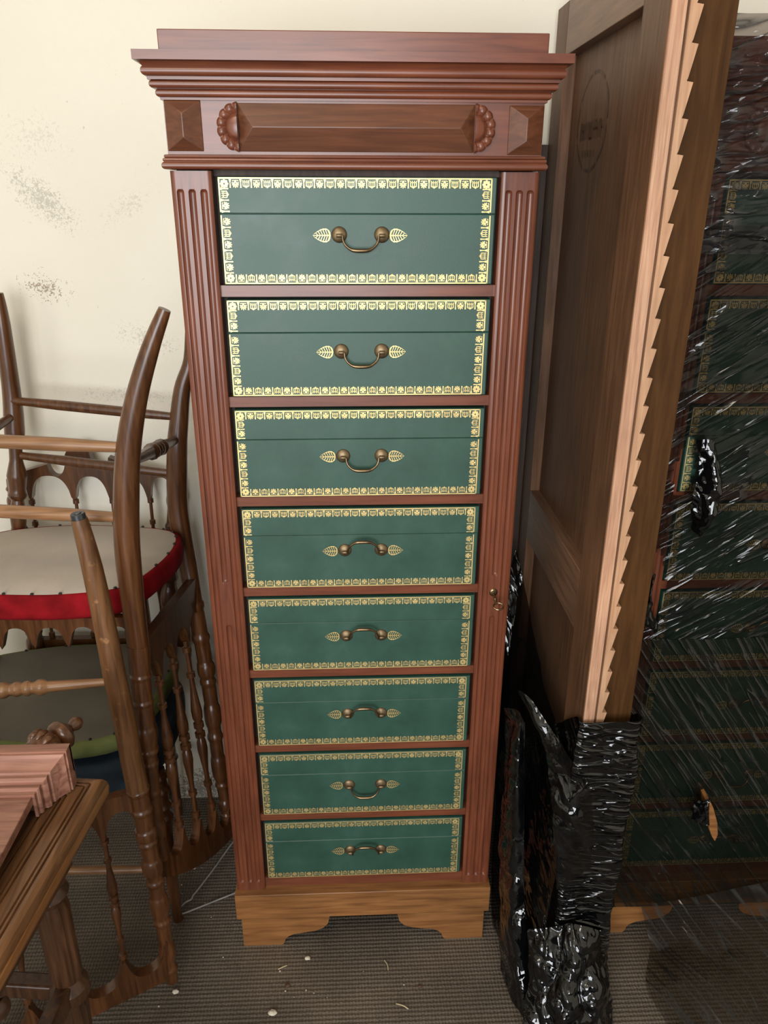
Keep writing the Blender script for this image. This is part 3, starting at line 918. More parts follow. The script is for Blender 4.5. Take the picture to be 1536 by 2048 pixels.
# rolled edge of film around the feet
sheet('film_hem', [[(0.47, 1.10, 0.12), (0.50, 1.12, 0.16), (0.52, 1.15, 0.26)],
                   [(0.46, 1.05, 0.08), (0.49, 1.08, 0.10), (0.525, 1.14, 0.18)],
                   [(0.455, 1.02, 0.015), (0.48, 1.04, 0.015), (0.52, 1.10, 0.02)]], 40, 40, 0.008, (30, 30, 20), 'black', wrap, seed=11.0)

lath = thing('wooden_offcut', (0.705, 1.17, 0.32), 'small pointed orange wood offcut poking through the film over the green drawers', 'wood offcut')
pts = [(0.686, .402), (0.692, .405), (0.703, .385), (0.718, .345), (0.724, .315), (0.721, .298), (0.712, .312), (0.698, .345)]
fv = [(p[0], 1.150, p[1]) for p in pts]; bv = [(p[0] + .004, 1.2015, p[1]) for p in pts]
n = len(pts)
MB().add(fv + bv, [tuple(range(n))[::-1], tuple(range(n, 2 * n))] + [(i, (i + 1) % n, (i + 1) % n + n, i + n) for i in range(n)]).build('wood_tip', 'base', lath)
sheet('film_lip', [[(0.668, 1.165, 0.39), (0.680, 1.150, 0.405), (0.689, 1.145, 0.412)], [(0.668, 1.16, 0.375), (0.683, 1.144, 0.38), (0.69, 1.140, 0.385)], [(0.672, 1.165, 0.34), (0.688, 1.148, 0.345), (0.699, 1.143, 0.345)]], 24, 24, 0.003, (60, 60, 60), 'black', lath, seed=3)

bag = thing('black_film_sleeve', (0.42, 1.2, 0), 'crumpled shiny black film bunched around the foot of the wooden panel', 'plastic film')
def ringrow(z, e=0.0, dx=0.0):
    x0, x1, y0, y1 = 0.378 - e + dx, 0.479 + e + dx, 1.040 - e, 1.60
    return [(x0, y1, z), (x0, 1.3, z), (x0, 1.08, z), (x0 + .002, y0, z), ((x0 + x1) / 2, y0, z), (x1 - .002, y0, z), (x1, 1.06, z), (x1, 1.10, z)]
gr = [ringrow(0.685, 0.0)]
for k, z in enumerate((0.64, 0.55, 0.45, 0.35, 0.25, 0.15, 0.07, 0.012)):
    gr.append(ringrow(z, 0.001 + 0.004 * (k % 2)))
# the sleeve only reaches high at the front edge; towards the wall it drops
gg = []
for row in gr:
    t = (0.685 - row[0][2]) / 0.685
    nr = []
    for (x, y, z) in row:
        drop = max(0, (y - 1.06)) * 0.95
        zz = (0.685 - drop) * (1 - t) + 0.012 * t
        nr.append((x, y, zz))
    gg.append(nr)
sl = sheet('sleeve', gg, 150, 130, 0.003, (7, 6, 30), 'black_wrinkle', bag, seed=1.0, oct=2)
# sheet fanning down the gap between cabinet and panel
sheet('hanging_sheet', [[(0.352, 1.50, 0.785), (0.355, 1.50, 0.787), (0.358, 1.50, 0.785)],
                        [(0.318, 1.44, 0.66), (0.350, 1.43, 0.66), (0.374, 1.42, 0.68)],
                        [(0.300, 1.36, 0.50), (0.338, 1.33, 0.52), (0.374, 1.26, 0.60)],
                        [(0.296, 1.28, 0.36), (0.330, 1.24, 0.40), (0.374, 1.12, 0.56)],
                        [(0.294, 1.24, 0.18), (0.322, 1.16, 0.24), (0.366, 1.05, 0.42)],
                        [(0.292, 1.20, 0.02), (0.318, 1.10, 0.06), (0.350, 1.02, 0.20)]], 60, 120, 0.005, (18, 10, 5), 'black_thin', bag, seed=5.0, oct=2)
# swag pulled across the front of the panel
sheet('swag', [[(0.296, 1.165, 0.665), (0.305, 1.150, 0.668), (0.318, 1.14, 0.66)],
               [(0.318, 1.120, 0.625), (0.328, 1.105, 0.62), (0.345, 1.10, 0.628)],
               [(0.340, 1.080, 0.565), (0.352, 1.060, 0.57), (0.372, 1.05, 0.60)],
               [(0.345, 1.040, 0.50), (0.372, 1.022, 0.52), (0.400, 1.020, 0.56)],
               [(0.352, 1.020, 0.42), (0.385, 1.012, 0.44), (0.415, 1.015, 0.47)],
               [(0.362, 1.015, 0.33), (0.392, 1.012, 0.36), (0.420, 1.018, 0.38)]], 60, 100, 0.007, (14, 14, 14), 'black_thin', bag, seed=8.0, oct=2)
# folds lying along the cabinet side and the heap on the floor
sheet('side_fold', [[(0.288, 1.20, 0.60), (0.300, 1.16, 0.62), (0.312, 1.15, 0.60)],
                    [(0.286, 1.18, 0.45), (0.300, 1.13, 0.46), (0.320, 1.13, 0.45)],
                    [(0.284, 1.17, 0.30), (0.298, 1.11, 0.30), (0.322, 1.10, 0.30)],
                    [(0.288, 1.14, 0.15), (0.300, 1.07, 0.16), (0.330, 1.06, 0.15)],
                    [(0.290, 1.10, 0.02), (0.312, 1.00, 0.02), (0.345, 0.98, 0.015)]], 50, 100, 0.007, (16, 14, 9), 'black', bag, seed=12.0, oct=2)
sheet('heap', [[(0.325, 1.045, 0.20), (0.360, 1.030, 0.22), (0.400, 1.02, 0.24), (0.450, 1.022, 0.22), (0.480, 1.05, 0.16)],
               [(0.318, 1.000, 0.13), (0.350, 0.980, 0.16), (0.395, 0.970, 0.18), (0.450, 0.975, 0.15), (0.490, 1.03, 0.10)],
               [(0.305, 0.960, 0.07), (0.345, 0.935, 0.10), (0.395, 0.925, 0.11), (0.450, 0.935, 0.09), (0.495, 1.00, 0.06)],
               [(0.298, 0.930, 0.02), (0.340, 0.895, 0.03), (0.395, 0.885, 0.03), (0.455, 0.895, 0.02), (0.500, 0.97, 0.015)],
               [(0.295, 0.900, 0.010), (0.335, 0.860, 0.010), (0.395, 0.850, 0.010), (0.460, 0.860, 0.010), (0.505, 0.94, 0.010)]],
      120, 100, 0.014, (16, 9, 12), 'black', bag, seed=15.0, oct=3)

# ------------------------------------------------------------------ chairs
SPINDLE = [(0, .0045), (.03, .0045), (.035, .0075), (.06, .0075), (.065, .0042), (.17, .0042), (.175, .0072), (.20, .0072), (.205, .0042), (.26, .0048),
           (.33, .0072), (.39, .0095), (.43, .0088), (.455, .0055), (.46, .0088), (.485, .0088), (.49, .0060), (.51, .0060), (.515, .0088), (.54, .0088),
           (.545, .0055), (.57, .0082), (.61, .0088), (.67, .0068), (.74, .0045), (.80, .0042), (.805, .0072), (.83, .0072), (.835, .0042), (.93, .0042), (.935, .0075), (.965, .0075), (.97, .0045), (1, .0045)]
def spindle(p0, p1, parent, k=1.0):
    return MB().turn(p0, p1, [(t, r * k) for t, r in SPINDLE], n=10).build('spindle', 'chair', parent)

def tprof(base, rings):
    """radius function: tapered base (list of t,r) plus narrow rings (t, extra, width)"""
    def f(t):
        for (a, ra), (b2, rb) in zip(base, base[1:]):
            if a <= t <= b2:
                r = ra + (rb - ra) * (t - a) / max(1e-9, b2 - a); break
        else:
            r = base[-1][1]
        for (c, e, w) in rings:
            x = (t - c) / w
            if abs(x) < 1: r += e * math.sqrt(1 - x * x)
        return r
    return f
def stretcher(p0, p1, parent, mat='chair', r=0.0105, turned=False):
    if turned:
        fn = tprof([(0, r * .62), (.38, r * .95), (.62, r * .95), (1, r * .62)], [(.40, .004, .03), (.47, .003, .02), (.53, .003, .02), (.60, .004, .03)])
        st_ = 60
    else:
        fn = tprof([(0, r * .72), (.3, r), (.7, r), (1, r * .72)], []); st_ = 20
    return MB().sweep([p0, p1], fn, n=12, steps=st_, curve=False).build('stretcher', mat, parent)

def seat(outline, zu, dirn, th, cover, cloth, parent, tacks=True, tilt=0.0, nsub=4):
    """upholstered seat; zu = plane of the dust cover (or frame), dirn=-1 means the cushion hangs below it"""
    pts = [Vector((p[0], p[1], 0)) for p in outline]
    n = len(pts); sm = []
    for i in range(n):
        p0, p1, p2, p3 = pts[i - 1], pts[i], pts[(i + 1) % n], pts[(i + 2) % n]
        for k in range(nsub):
            u = k / nsub
            sm.append(0.5 * ((2 * p1) + (p2 - p0) * u + (2 * p0 - 5 * p1 + 4 * p2 - p3) * u * u + (3 * p1 - p0 - 3 * p2 + p3) * u ** 3))
    cen = sum(sm, Vector()) / len(sm)
    N = len(sm)
    def zz(y): return zu + tilt * (y - cen.y)
    mb = MB()
    vs = [(cen.x, cen.y, zz(cen.y) - dirn * .0015)]
    for f, dz in ((.5, .0), (.93, 0.0), (.965, 0.002)):
        vs += [(cen.x + (p.x - cen.x) * f, cen.y + (p.y - cen.y) * f, zz(p.y) - dirn * (.0015 - dz)) for p in sm]
    fs = [(0, 1 + i, 1 + (i + 1) % N) for i in range(N)]
    for j in range(2):
        o = 1 + j * N
        fs += [(o + i, o + N + i, o + N + (i + 1) % N, o + (i + 1) % N) for i in range(N)]
    mb.add(vs, fs, True)
    mb.build('dust_cover', cover, parent, angle=180)
    mb = MB(); vs = []
    profl = [(.90, 0.0), (.955, -.001), (.985, .002), (1.0, .010), (1.006, .5 * th), (.995, .78 * th), (.95, .95 * th), (.80, 1.08 * th), (.5, 1.18 * th), (.05, 1.2 * th)]
    for f, d in profl:
        for i, p in enumerate(sm):
            wob = 0.0025 * noise.noise(Vector((p.x * 30, p.y * 30, d * 40)))
            vs.append((cen.x + (p.x - cen.x) * (f + wob), cen.y + (p.y - cen.y) * (f + wob), zz(p.y) + dirn * d))
    fs = []
    for j in range(len(profl) - 1):
        o = j * N
        fs += [(o + i, o + (i + 1) % N, o + N + (i + 1) % N, o + N + i) for i in range(N)]
    mb.add(vs, fs, True)
    mb.build('upholstery', cloth, parent, angle=180)
    if tacks:
        mb = MB()
        for i in range(0, N, 2):
            p = sm[i]
            c = Vector((cen.x + (p.x - cen.x) * .945, cen.y + (p.y - cen.y) * .945, zz(p.y) - dirn * .002))
            mb.turn(c, c + Vector((0, 0, -dirn * .003)), [(0, .0034), (.6, .003), (1, .0012)], n=7)
        mb.build('tacks', 'tack', parent)['kind'] = 'stuff'

def arches(pos, deep, shallow, round_=0.5):
    """lower edge with pendants at pos (0..1) and pointed-round arches between"""
    def f(u):
        for a, b2 in zip(pos, pos[1:]):
            if a <= u <= b2:
                t = (u - a) / (b2 - a); x = abs(2 * t - 1)
                e = 0.12
                x2 = max(0, (x - 0.0) / (1 - e))
                if x2 >= 1: return deep
                return deep + (shallow - deep) * (1 - x2 ** 2.6) ** 0.55
        return deep
    return f

LEG = tprof([(0, .0095), (.15, .0145), (.35, .019), (.55, .0215), (.75, .0215), (.9, .0195), (1, .019)], [])
POST_R = [(.03, .003, .02), (.15, .003, .012), (.27, .004, .03), (.32, .0025, .010), (.45, .004, .04), (.53, .003, .012), (.66, .004, .05), (.74, .003, .012), (.86, .004, .03), (.93, .003, .012)]
POST = tprof([(0, .0185), (.3, .0165), (.6, .015), (1, .012)], POST_R)
POST_S = tprof([(0, .0205), (.12, .0190), (.28, .0180), (.40, .0190), (.5, .0205), (.56, .0165), (.8, .0150), (1, .012)], [(.17, .0018, .010), (.30, .0018, .010), (.46, .0015, .03), (.545, .003, .012), (.60, .0022, .010), (.72, .002, .012), (.86, .003, .03)])

# --- red-rimmed chair, upside down on top of the stack, its back hanging to the right
red = thing('upturned_chair', (-0.53, 1.36, 0.27), 'upturned turned-wood chair with red velvet rim and linen underside, top of the stack', 'chair', 'stacked turned-wood chairs')
RO = [(-.745, 1.49), (-.62, 1.525), (-.494, 1.520), (-.385, 1.495), (-.350, 1.455), (-.348, 1.37), (-.378, 1.268), (-.415, 1.222), (-.51, 1.203), (-.614, 1.206), (-.72, 1.22), (-.755, 1.27), (-.765, 1.40)]
seat(RO, 0.852, -1, 0.052, 'linen', 'red', red, tilt=0.0)
nl = [(-.278, 1.20, 1.340), (-.307, 1.20, 1.279), (-.337, 1.20, 1.201), (-.359, 1.20, 1.119), (-.373, 1.20, 1.033), (-.382, 1.20, .942), (-.385, 1.20, .845), (-.386, 1.20, .752)]
MB().sweep(nl, LEG, n=16, steps=36).build('leg', 'chair', red)
MB().sweep([(-.386, 1.20, .755), (-.388, 1.19, .66), (-.388, 1.18, .56), (-.389, 1.17, .43), (-.385, 1.165, .285)], POST_S, n=14, steps=150).build('back_post', 'chair', red)
fl = [(-.310, 1.53, 1.255), (-.315, 1.525, 1.195), (-.334, 1.52, 1.142), (-.347, 1.515, 1.07), (-.354, 1.51, 1.02), (-.364, 1.51, .912), (-.362, 1.505, .845), (-.354, 1.50, .76), (-.347, 1.49, .68)]
MB().sweep(fl, LEG, n=16, steps=36).build('leg', 'chair', red)
MB().sweep([(-.347, 1.49, .685), (-.335, 1.48, .56), (-.325, 1.46, .44), (-.318, 1.44, .31), (-.310, 1.43, .20), (-.306, 1.42, .13)], POST, n=14, steps=150).build('back_post', 'chair', red)
FL = tprof([(0, .010), (.2, .015), (.55, .0195), (.64, .0195), (.66, .013), (.74, .013), (.80, .020), (.86, .016), (.88, .012), (.93, .017), (1, .014)], [(.655, .006, .012), (.68, .004, .01), (.87, .005, .012)])
MB().sweep([(-.672, 1.55, 1.325), (-.674, 1.55, 1.264), (-.680, 1.55, 1.136), (-.685, 1.545, 1.064), (-.694, 1.535, .96), (-.704, 1.52, .848)], FL, n=16, steps=120).build('leg', 'chair', red)
MB().sweep([(-.700, 1.19, 1.325), (-.704, 1.20, 1.264), (-.712, 1.21, 1.136), (-.716, 1.22, 1.05), (-.722, 1.23, .95), (-.728, 1.24, .848)], FL, n=16, steps=120).build('leg', 'chair', red)
stretcher((-.684, 1.54, 1.118), (-.346, 1.515, 1.087), red)
stretcher((-.69, 1.54, 1.003), (-.360, 1.51, .968), red)
stretcher((-.712, 1.21, 1.142), (-.358, 1.20, 1.123), red, 'chair_pale', .0115)
stretcher((-.720, 1.225, 1.015), (-.377, 1.20, 1.001), red, 'chair_pale', .0115)
stretcher((-.358, 1.205, 1.098), (-.353, 1.51, 1.042), red, turned=True, r=.0125)
stretcher((-.683, 1.54, 1.085), (-.712, 1.21, 1.07), red, turned=True, r=.0125)
# apron gallery below the near rim
MB().plate((-.70, 1.235, .795), (-.40, 1.235, .795), (0, 0, 1), .016, lambda u: 0.0, arches([0, .2, .4, .6, .8, 1], -.062, -.018)).build('apron', 'chair', red)
# hanging back: lower rail, spindles, crest
bA, bB = Vector((-.388, 1.19, .70)), Vector((-.345, 1.49, .665))
MB().plate(bA, bB, (0, 0, 1), .018, lambda u: 0.055 + 0.02 * u, arches([0, .25, .5, .75, 1], -.048, .004)).build('back_rail', 'chair', red)
cA, cB = Vector((-.386, 1.165, .285)), Vector((-.306, 1.42, .130))
MB().plate(cA, cB, (0, 0, 1), .020, lambda u: -arches([0, .27, .52, .77, 1], -.052, .006)(u), lambda u: -.050 - .02 * math.sin(math.pi * u)).build('crest_rail', 'chair', red)
for u, v in ((.25, .27), (.5, .52), (.75, .77)):
    spindle(bA.lerp(bB, u) + Vector((0, 0, -.045)), cA.lerp(cB, v) + Vector((0, 0, .045)), red, 1.3)

# --- green-rimmed chair, upside down in the middle, its back towards the camera
grn = thing('upturned_chair', (-0.58, 1.33, 0.0), 'upturned worn chair with green rim and dark grey underside, back resting on the floor', 'chair', 'stacked turned-wood chairs')
GO = [(-.82, 1.50), (-.66, 1.545), (-.50, 1.545), (-.42, 1.525), (-.392, 1.47), (-.395, 1.38), (-.418, 1.27), (-.452, 1.210), (-.551, 1.186), (-.678, 1.20), (-.80, 1.22), (-.84, 1.30), (-.85, 1.42)]
seat(GO, 0.545, -1, 0.040, 'linen_dark', 'green', grn)
gl = [(-.428, 1.130, 1.030), (-.421, 1.130, .960), (-.415, 1.13, .86), (-.409, 1.125, .745), (-.404, 1.125, .65), (-.400, 1.12, .565), (-.397, 1.12, .50)]
MB().sweep(gl, tprof([(0, .0125), (.2, .0165), (.5, .019), (1, .0195)], []), n=16, steps=40).build('leg', 'chair_worn', grn)
gp = MB(); g0 = Vector((-.4283, 1.130, 1.029)); gd = Vector((-.007, 0, .07)).normalized()
gp.turn(g0, g0 + gd * .010, [(0, .0115), (.9, .0115), (1, .0105)], n=16)
gp.turn(g0 + gd * .0102, g0 + gd * .0112, [(0, .0060), (1, .0055)], n=16)
gp.build('glide', 'glide', grn)
MB().sweep([(-.397, 1.12, .505), (-.392, 1.115, .41), (-.387, 1.11, .30), (-.383, 1.105, .18), (-.377, 1.095, .03)], POST, n=14, steps=150).build('back_post', 'chair', grn)
MB().sweep([(-.70, 1.10, 1.03), (-.705, 1.09, .86), (-.71, 1.06, .65), (-.71, 1.04, .50)], tprof([(0, .0125), (.5, .019), (1, .0195)], []), n=14, steps=30).build('leg', 'chair_worn', grn)
MB().sweep([(-.71, 1.04, .505), (-.70, 1.0, .30), (-.69, .96, .03)], POST, n=14, steps=150).build('back_post', 'chair_worn', grn)
for xx in (-.80, -.46):
    MB().sweep([(xx, 1.48, .545), (xx, 1.49, .66), (xx, 1.49, .775)], tprof([(0, .017), (1, .013)], [(.3, .005, .05)]), n=12, steps=40).build('leg', 'chair', grn)
stretcher((-.705, 1.085, .735), (-.411, 1.127, .728), grn, 'chair_pale', .0105, True)
hA, hB = Vector((-.71, 1.03, .455)), Vector((-.395, 1.12, .47))
MB().plate(hA, hB, (0, 0, 1), .018, lambda u: 0.030, arches([0, .25, .5, .78, 1], -.062, -.004)).build('back_rail', 'chair', grn)
kA, kB = Vector((-.690, .965, .04)), Vector((-.378, 1.095, .085))
MB().plate(kA, kB, (0, 0, 1), .022, lambda u: -arches([0, .25, .5, .76, 1], -.062, -.004)(u), lambda u: -.036).build('crest_rail', 'chair', grn)
for u, v in ((.25, .25), (.5, .5), (.78, .76)):
    spindle(hA.lerp(hB, u) + Vector((0, 0, -.055)), kA.lerp(kB, v) + Vector((0, 0, .055)), grn, 1.05)

# --- blue chair, upright at the bottom, its back against the wall
blu = thing('turned_wood_chair', (-0.56, 1.42, 0), 'upright turned-wood chair with blue seat at the bottom of the stack, back against the wall', 'chair', 'stacked turned-wood chairs')
BO = [(-.78, 1.52), (-.64, 1.55), (-.48, 1.55), (-.41, 1.52), (-.385, 1.46), (-.385, 1.36), (-.405, 1.26), (-.45, 1.215), (-.55, 1.20), (-.67, 1.205), (-.77, 1.23), (-.80, 1.32), (-.80, 1.44)]
seat(BO, 0.405, 1, 0.072, 'linen_dark', 'blue', blu, tacks=False)
LEGU = tprof([(0, .018), (.1, .020), (.3, .017), (.6, .014), (1, .0105)], [(.04, .004, .02), (.12, .005, .015), (.22, .004, .012), (.30, .006, .03), (.5, .004, .012)])
for (a, b2) in (((-.41, 1.275, .41), (-.402, 1.262, 0)), ((-.74, 1.275, .41), (-.75, 1.262, 0)), ((-.455, 1.53, .41), (-.465, 1.585, 0)), ((-.74, 1.52, .41), (-.75, 1.58, 0))):
    MB().sweep([a, b2], LEGU, n=12, steps=100, curve=False).build('leg', 'chair', blu)
stretcher((-.745, 1.265, .155), (-.406, 1.265, .15), blu, 'chair_pale', .009)
stretcher((-.404, 1.27, .20), (-.459, 1.56, .20), blu, r=.009)
stretcher((-.748, 1.27, .20), (-.748, 1.56, .20), blu, r=.009)
for xx, xb in ((-.735, -.735), (-.385, -.45)):
    MB().sweep([(xb, 1.545, .40), ((xx + xb) / 2, 1.575, .68), (xx, 1.60, .93)], POST, n=12, steps=130).build('back_post', 'chair', blu)
def crest_top(u):
    base = .0 + .058 * (1 - abs(2 * u - 1)) ** 1.1
    for c in (.30, .56):
        d = abs(u - c) / .055
        if d < 1: base -= .034 * math.sqrt(1 - d * d)
    d = abs(u - .43) / .075
    if d < 1: base += .022 * math.sqrt(1 - d * d)
    return base + .008
MB().plate((-.735, 1.595, .935), (-.385, 1.595, .925), (0, 0, 1), .020, crest_top, arches([0, .105, .375, .60, .835, 1], -.045, .008), N=120).build('crest_rail', 'chair', blu)
for u in (.105, .375, .60, .835):
    x = -.735 + .35 * u
    spindle((x, 1.594, .895), (x, 1.568, .54), blu, .9)
MB().plate((-.735, 1.567, .53), (-.385, 1.567, .53), (0, 0, 1), .018, lambda u: 0.02, arches([0, .105, .375, .60, .835, 1], -.04, -.005)).build('back_rail', 'chair', blu)

# ------------------------------------------------------------------ table with reeded border, bottom left
tab = thing('side_table', (-0.362, 0.902, 0), 'wooden table with reeded border in the lower left corner of the photo', 'table')
TZ = 0.72
TR = Matrix.Translation((-0.362, 0.902, 0)) @ Matrix.Rotation(math.radians(-6.1), 4, 'Z')
def tl(mb):
    mb.v = [tuple(TR @ Vector(p)) for p in mb.v]; return mb
W_, L_ = 0.85, 1.05  # table extended out of view to keep window light off the lower left
mb = MB().box(-W_ + .066, -.066, -L_ + .066, -.066, TZ - .024, TZ - .006)
tl(mb).build('top_board', 'table', tab)
# reeded frame: profile measured inwards from the edge
rp = [(.0, TZ - .032), (-.0015, TZ - .02), (0.0, TZ - .010), (.004, TZ - .003), (.010, TZ)]
for a in (.016, .022, .040, .046, .060):
    rp += [(a - .0018, TZ), (a - .0008, TZ - .0035), (a + .0008, TZ - .0035), (a + .0018, TZ)]
rp += [(.066, TZ), (.068, TZ - .008), (.068, TZ - .03), (.0, TZ - .032)]
vs = []; fs = []
for (o, z) in rp:
    vs += [(-W_ + o, -L_, z), (-W_ + o, -o, z), (-o, -o, z), (-o, -L_, z)]
for j in range(len(rp) - 1):
    for i in range(3):
        fs.append((j * 4 + i, (j + 1) * 4 + i, (j + 1) * 4 + i + 1, j * 4 + i + 1))
tl(MB().add(vs, [f[::-1] for f in fs])).build('reeded_border', 'table', tab, angle=25)
tl(MB().box(-W_ - .0005, .0015, -L_, .0008, TZ - .031, TZ - .012)).build('edge_band', 'table_edge', tab, bevel=.004)
tl(MB().box(-W_ + .05, -.05, -.062, -.044, TZ - .12, TZ - .028)).build('apron', 'table_leg', tab)
tl(MB().box(-.064, -.046, -L_ + .03, -.05, TZ - .12, TZ - .028)).build('apron', 'table_leg', tab)
def fluted_leg(cx, cy):
    mb = MB(); n = 40; vs = []; fs = []
    lv = [(TZ - .03, .026, 0), (TZ - .13, .026, 0), (TZ - .135, .020, 0), (TZ - .15, .028, 0), (TZ - .165, .020, 0), (TZ - .18, .024, 1), (.40, .023, 1), (.395, .020, 0), (.38, .029, 0), (.36, .029, 0), (.345, .018, 0), (.33, .022, 1), (.12, .017, 1), (.11, .015, 0), (.09, .022, 0), (.06, .022, 0), (.04, .012, 0), (0, .012, 0)]
    for z, r, fl_ in lv:
        for k in range(n):
            a = 2 * math.pi * k / n
            rr = r * (1 - .12 * (k % 4 in (1, 2)) * fl_)
            vs.append((cx + rr * math.cos(a), cy + rr * math.sin(a), z))
    for j in range(len(lv) - 1):
        for k in range(n):
            fs.append((j * n + k, (j + 1) * n + k, (j + 1) * n + (k + 1) % n, j * n + (k + 1) % n))
    fs.append(tuple(range(n))[::-1]); fs.append(tuple(range((len(lv) - 1) * n, len(lv) * n)))
    return mb.add(vs, [f[::-1] for f in fs])
for (a, b2) in ((-.075, -.075), (-W_ + .07, -.07), (-.075, -L_ + .08), (-W_ + .07, -L_ + .08)):
    tl(fluted_leg(a, b2)).build('leg', 'table_leg', tab, angle=25)
tl(MB().box(-.088, -.062, -L_ + .08, -.075, .36, .395)).build('stretcher', 'table_leg', tab, bevel=.004)
tl(MB().box(-W_ + .07, -.075, -.088, -.062, .355, .385)).build('stretcher', 'table_leg', tab, bevel=.004)
kn = MB()
kn.turn((-.046, -.285, .630), (-.012, -.285, .630), [(0, .006), (.25, .006), (.3, .012), (.45, .013), (.5, .007), (.6, .010), (.8, .013), (.95, .009), (1, .003)], n=14)
tl(kn).build('knob', 'table_leg', tab)

# --- cornice fragment lying on its back on the table, turned finial at its far end
frg = thing('cornice_fragment', (-0.55, 0.82, TZ), 'loose mitred mahogany cornice piece with a turned finial lying on the table', 'cornice')
FX0, FZ0 = -0.432, 0.757
pf = [(0.000, .822), (.004, .822), (.004, .828)] + [(.004 + .004 * math.sin(math.radians(a)), .832 - .004 * math.cos(math.radians(a))) for a in (30, 70, 110, 150)] + \
     [(.007, .838), (.011, .838)] + [(.011 + .004 * math.sin(math.radians(a)), .843 - .004 * math.cos(math.radians(a))) for a in (30, 70, 110, 150)] + [(.014, .849), (.017, .850), (.0195, .856), (.024, .862), (.028, .866), (.031, .868), (.031, .872), (.0335, .872), (.0335, .888)]
vs = []; fs = []
for (o, y) in pf:
    vs += [(-.80, y, FZ0 + o), (FX0 + o, y, FZ0 + o), (FX0 + o, y, TZ + .003)]
for j in range(len(pf) - 1):
    for i in range(2):
        fs.append((j * 3 + i, j * 3 + i + 1, (j + 1) * 3 + i + 1, (j + 1) * 3 + i))
j = (len(pf) - 1) * 3
mb = MB().add(vs, fs)
mb.add([(-.80, .888, FZ0 - .01), (FX0, .888, FZ0 - .01), (FX0, .888, TZ + .003)], [])
mb.box(-.80, FX0 + .0335, .884, .889, FZ0 - .012, FZ0 + .0330)
mb.build('moulding', 'frag', frg, angle=30)
MB().box(-.80, FX0, .600, .826, FZ0 - .013, FZ0).build('frieze_board', 'frag', frg, bevel=.001)
MB().box(-.80, FX0 - .006, .600, .614, TZ + .001, FZ0 - .012).build('batten', 'frag', frg)
fn = MB(); f0, f1 = Vector((-.452, .886, .768)), Vector((-.408, .962, .776))
fn.turn(f0, f1, [(0, .014), (.05, .022), (.12, .024), (.28, .026), (.40, .021), (.44, .014), (.47, .020), (.52, .0225), (.60, .0225), (.66, .018), (.70, .012), (.76, .007), (.79, .0075), (.84, .0098), (.90, .0102), (.96, .007), (1, .002)], n=24)
fo = fn.build('finial', 'chair', frg)
gm = MB()
ax = (f1 - f0).normalized(); s1 = ax.cross(Vector((0, 0, 1))).normalized(); s2 = ax.cross(s1)
for k in range(12):
    a = 2 * math.pi * k / 12
    d = s1 * math.cos(a) + s2 * math.sin(a)
    gm.sweep([f0 + ax * .012 + d * .0235, f0 + ax * .022 + d * .0262, f0 + ax * .032 + d * .0235], lambda t: .0015 + .0036 * math.sin(math.pi * t), n=8, steps=8)
gm.build('gadroons', 'chair', fo)

# ------------------------------------------------------------------ wire hanger on the floor
hg = MB()
hp = [(-.284, 1.324, .004), (-.340, 1.298, .004), (-.393, 1.2735, .004), (-.399, 1.278, .004), (-.401, 1.290, .004), (-.392, 1.304, .004), (-.381, 1.3115, .004), (-.379, 1.322, .004), (-.372, 1.335, .004), (-.345, 1.39, .006), (-.312, 1.462, .010), (-.290, 1.50, .012)]
hg.sweep(hp, lambda t: .0017, n=8, steps=90)
hx = [(-.290, 1.50, .012), (-.275, 1.48, .010), (-.268, 1.42, .006), (-.270, 1.36, .004), (-.284, 1.324, .004)]
hg.sweep(hx, lambda t: .0017, n=8, steps=24)
tag(hg.build('wire_hanger', 'wire'), 'thin bare wire coat hanger lying on the carpet left of the cabinet', 'hanger')

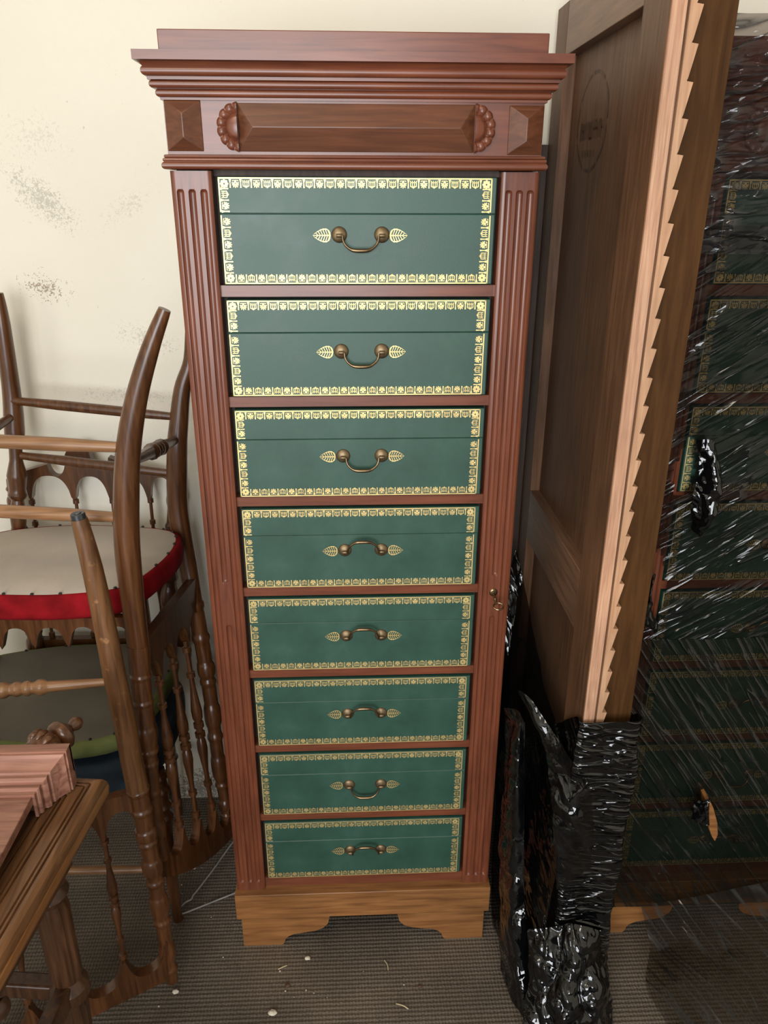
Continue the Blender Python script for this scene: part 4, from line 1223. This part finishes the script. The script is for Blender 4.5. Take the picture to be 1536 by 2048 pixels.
# ------------------------------------------------------------------ crumbs on the carpet
def crumb(x, y, s, label, mat='crumb', squash=(1, .7, .5), seed=0):
    mb = MB(); vs = []; fs = []; nu, nv = 10, 6
    for j in range(nv + 1):
        th = math.pi * j / nv
        for i in range(nu):
            ph = 2 * math.pi * i / nu
            d = Vector((math.sin(th) * math.cos(ph), math.sin(th) * math.sin(ph), math.cos(th)))
            r = s * (1 + .35 * noise.noise(d * 1.7 + Vector((seed, 0, 0))))
            vs.append((x + d.x * r * squash[0], y + d.y * r * squash[1], s * squash[2] * .95 + d.z * r * squash[2]))
    for j in range(nv):
        for i in range(nu):
            fs.append((j * nu + i, (j + 1) * nu + i, (j + 1) * nu + (i + 1) % nu, j * nu + (i + 1) % nu))
    mb.add(vs, fs, True)
    tag(mb.build('plaster_crumb', mat), label, 'crumb', 'debris on the carpet')
crumb(-.108, 1.153, .0062, 'white pebble-like crumb on the carpet just below the left bracket foot', seed=1)
crumb(-.171, 1.037, .0085, 'beige plaster crumb near the bottom edge, largest on the carpet', seed=2)
crumb(-.146, 1.094, .0060, 'small dark brown crumb between the white and the beige crumbs', mat='ink', seed=3)
crumb(.125, 1.081, .0045, 'dark crumb on the carpet below the right bracket foot', mat='ink', seed=4)
crumb(-.372, 1.090, .0070, 'pale flake beside the green chair crest rail', seed=6)
crumb(-.392, 1.402, .0045, 'white crumb inside the loop of the wire hanger', seed=7)
crumb(-.414, 1.422, .0040, 'tiny white crumb behind the wire hanger, beside the chair leg', seed=8)
crumb(-.375, 1.545, .0090, 'pale plaster chip at the foot of the wall behind the chairs', seed=9)
def twig(a, b2, label):
    mb = MB().sweep([a, ((a[0] + b2[0]) / 2 + .002, (a[1] + b2[1]) / 2, .004), b2], lambda t: .0011, n=6, steps=8)
    tag(mb.build('straw_bit', 'twig'), label, 'straw', 'debris on the carpet')
twig((-.168, 1.131, .002), (-.150, 1.139, .002), 'short straw bit left of the white crumb')
twig((.074, 1.047, .002), (.098, 1.035, .002), 'bent straw bit right of centre near the bottom edge')
twig((.055, 1.142, .002), (.062, 1.120, .002), 'dark straw bit below the middle of the plinth')
dots = MB()
for k in range(70):
    x = random.uniform(-.42, .30); y = random.uniform(.93, 1.55)
    if PL - .01 < x < PR + .01 and y > 1.16: continue
    s = random.uniform(.0005, .0012)
    dots.box(x - s, x + s * 1.4, y - s, y + s, .0005, .0005 + s * 1.3)
tag(dots.build('carpet_specks', 'crumb'), 'tiny pale specks of dust scattered over the brown carpet', 'dust', kind='stuff')
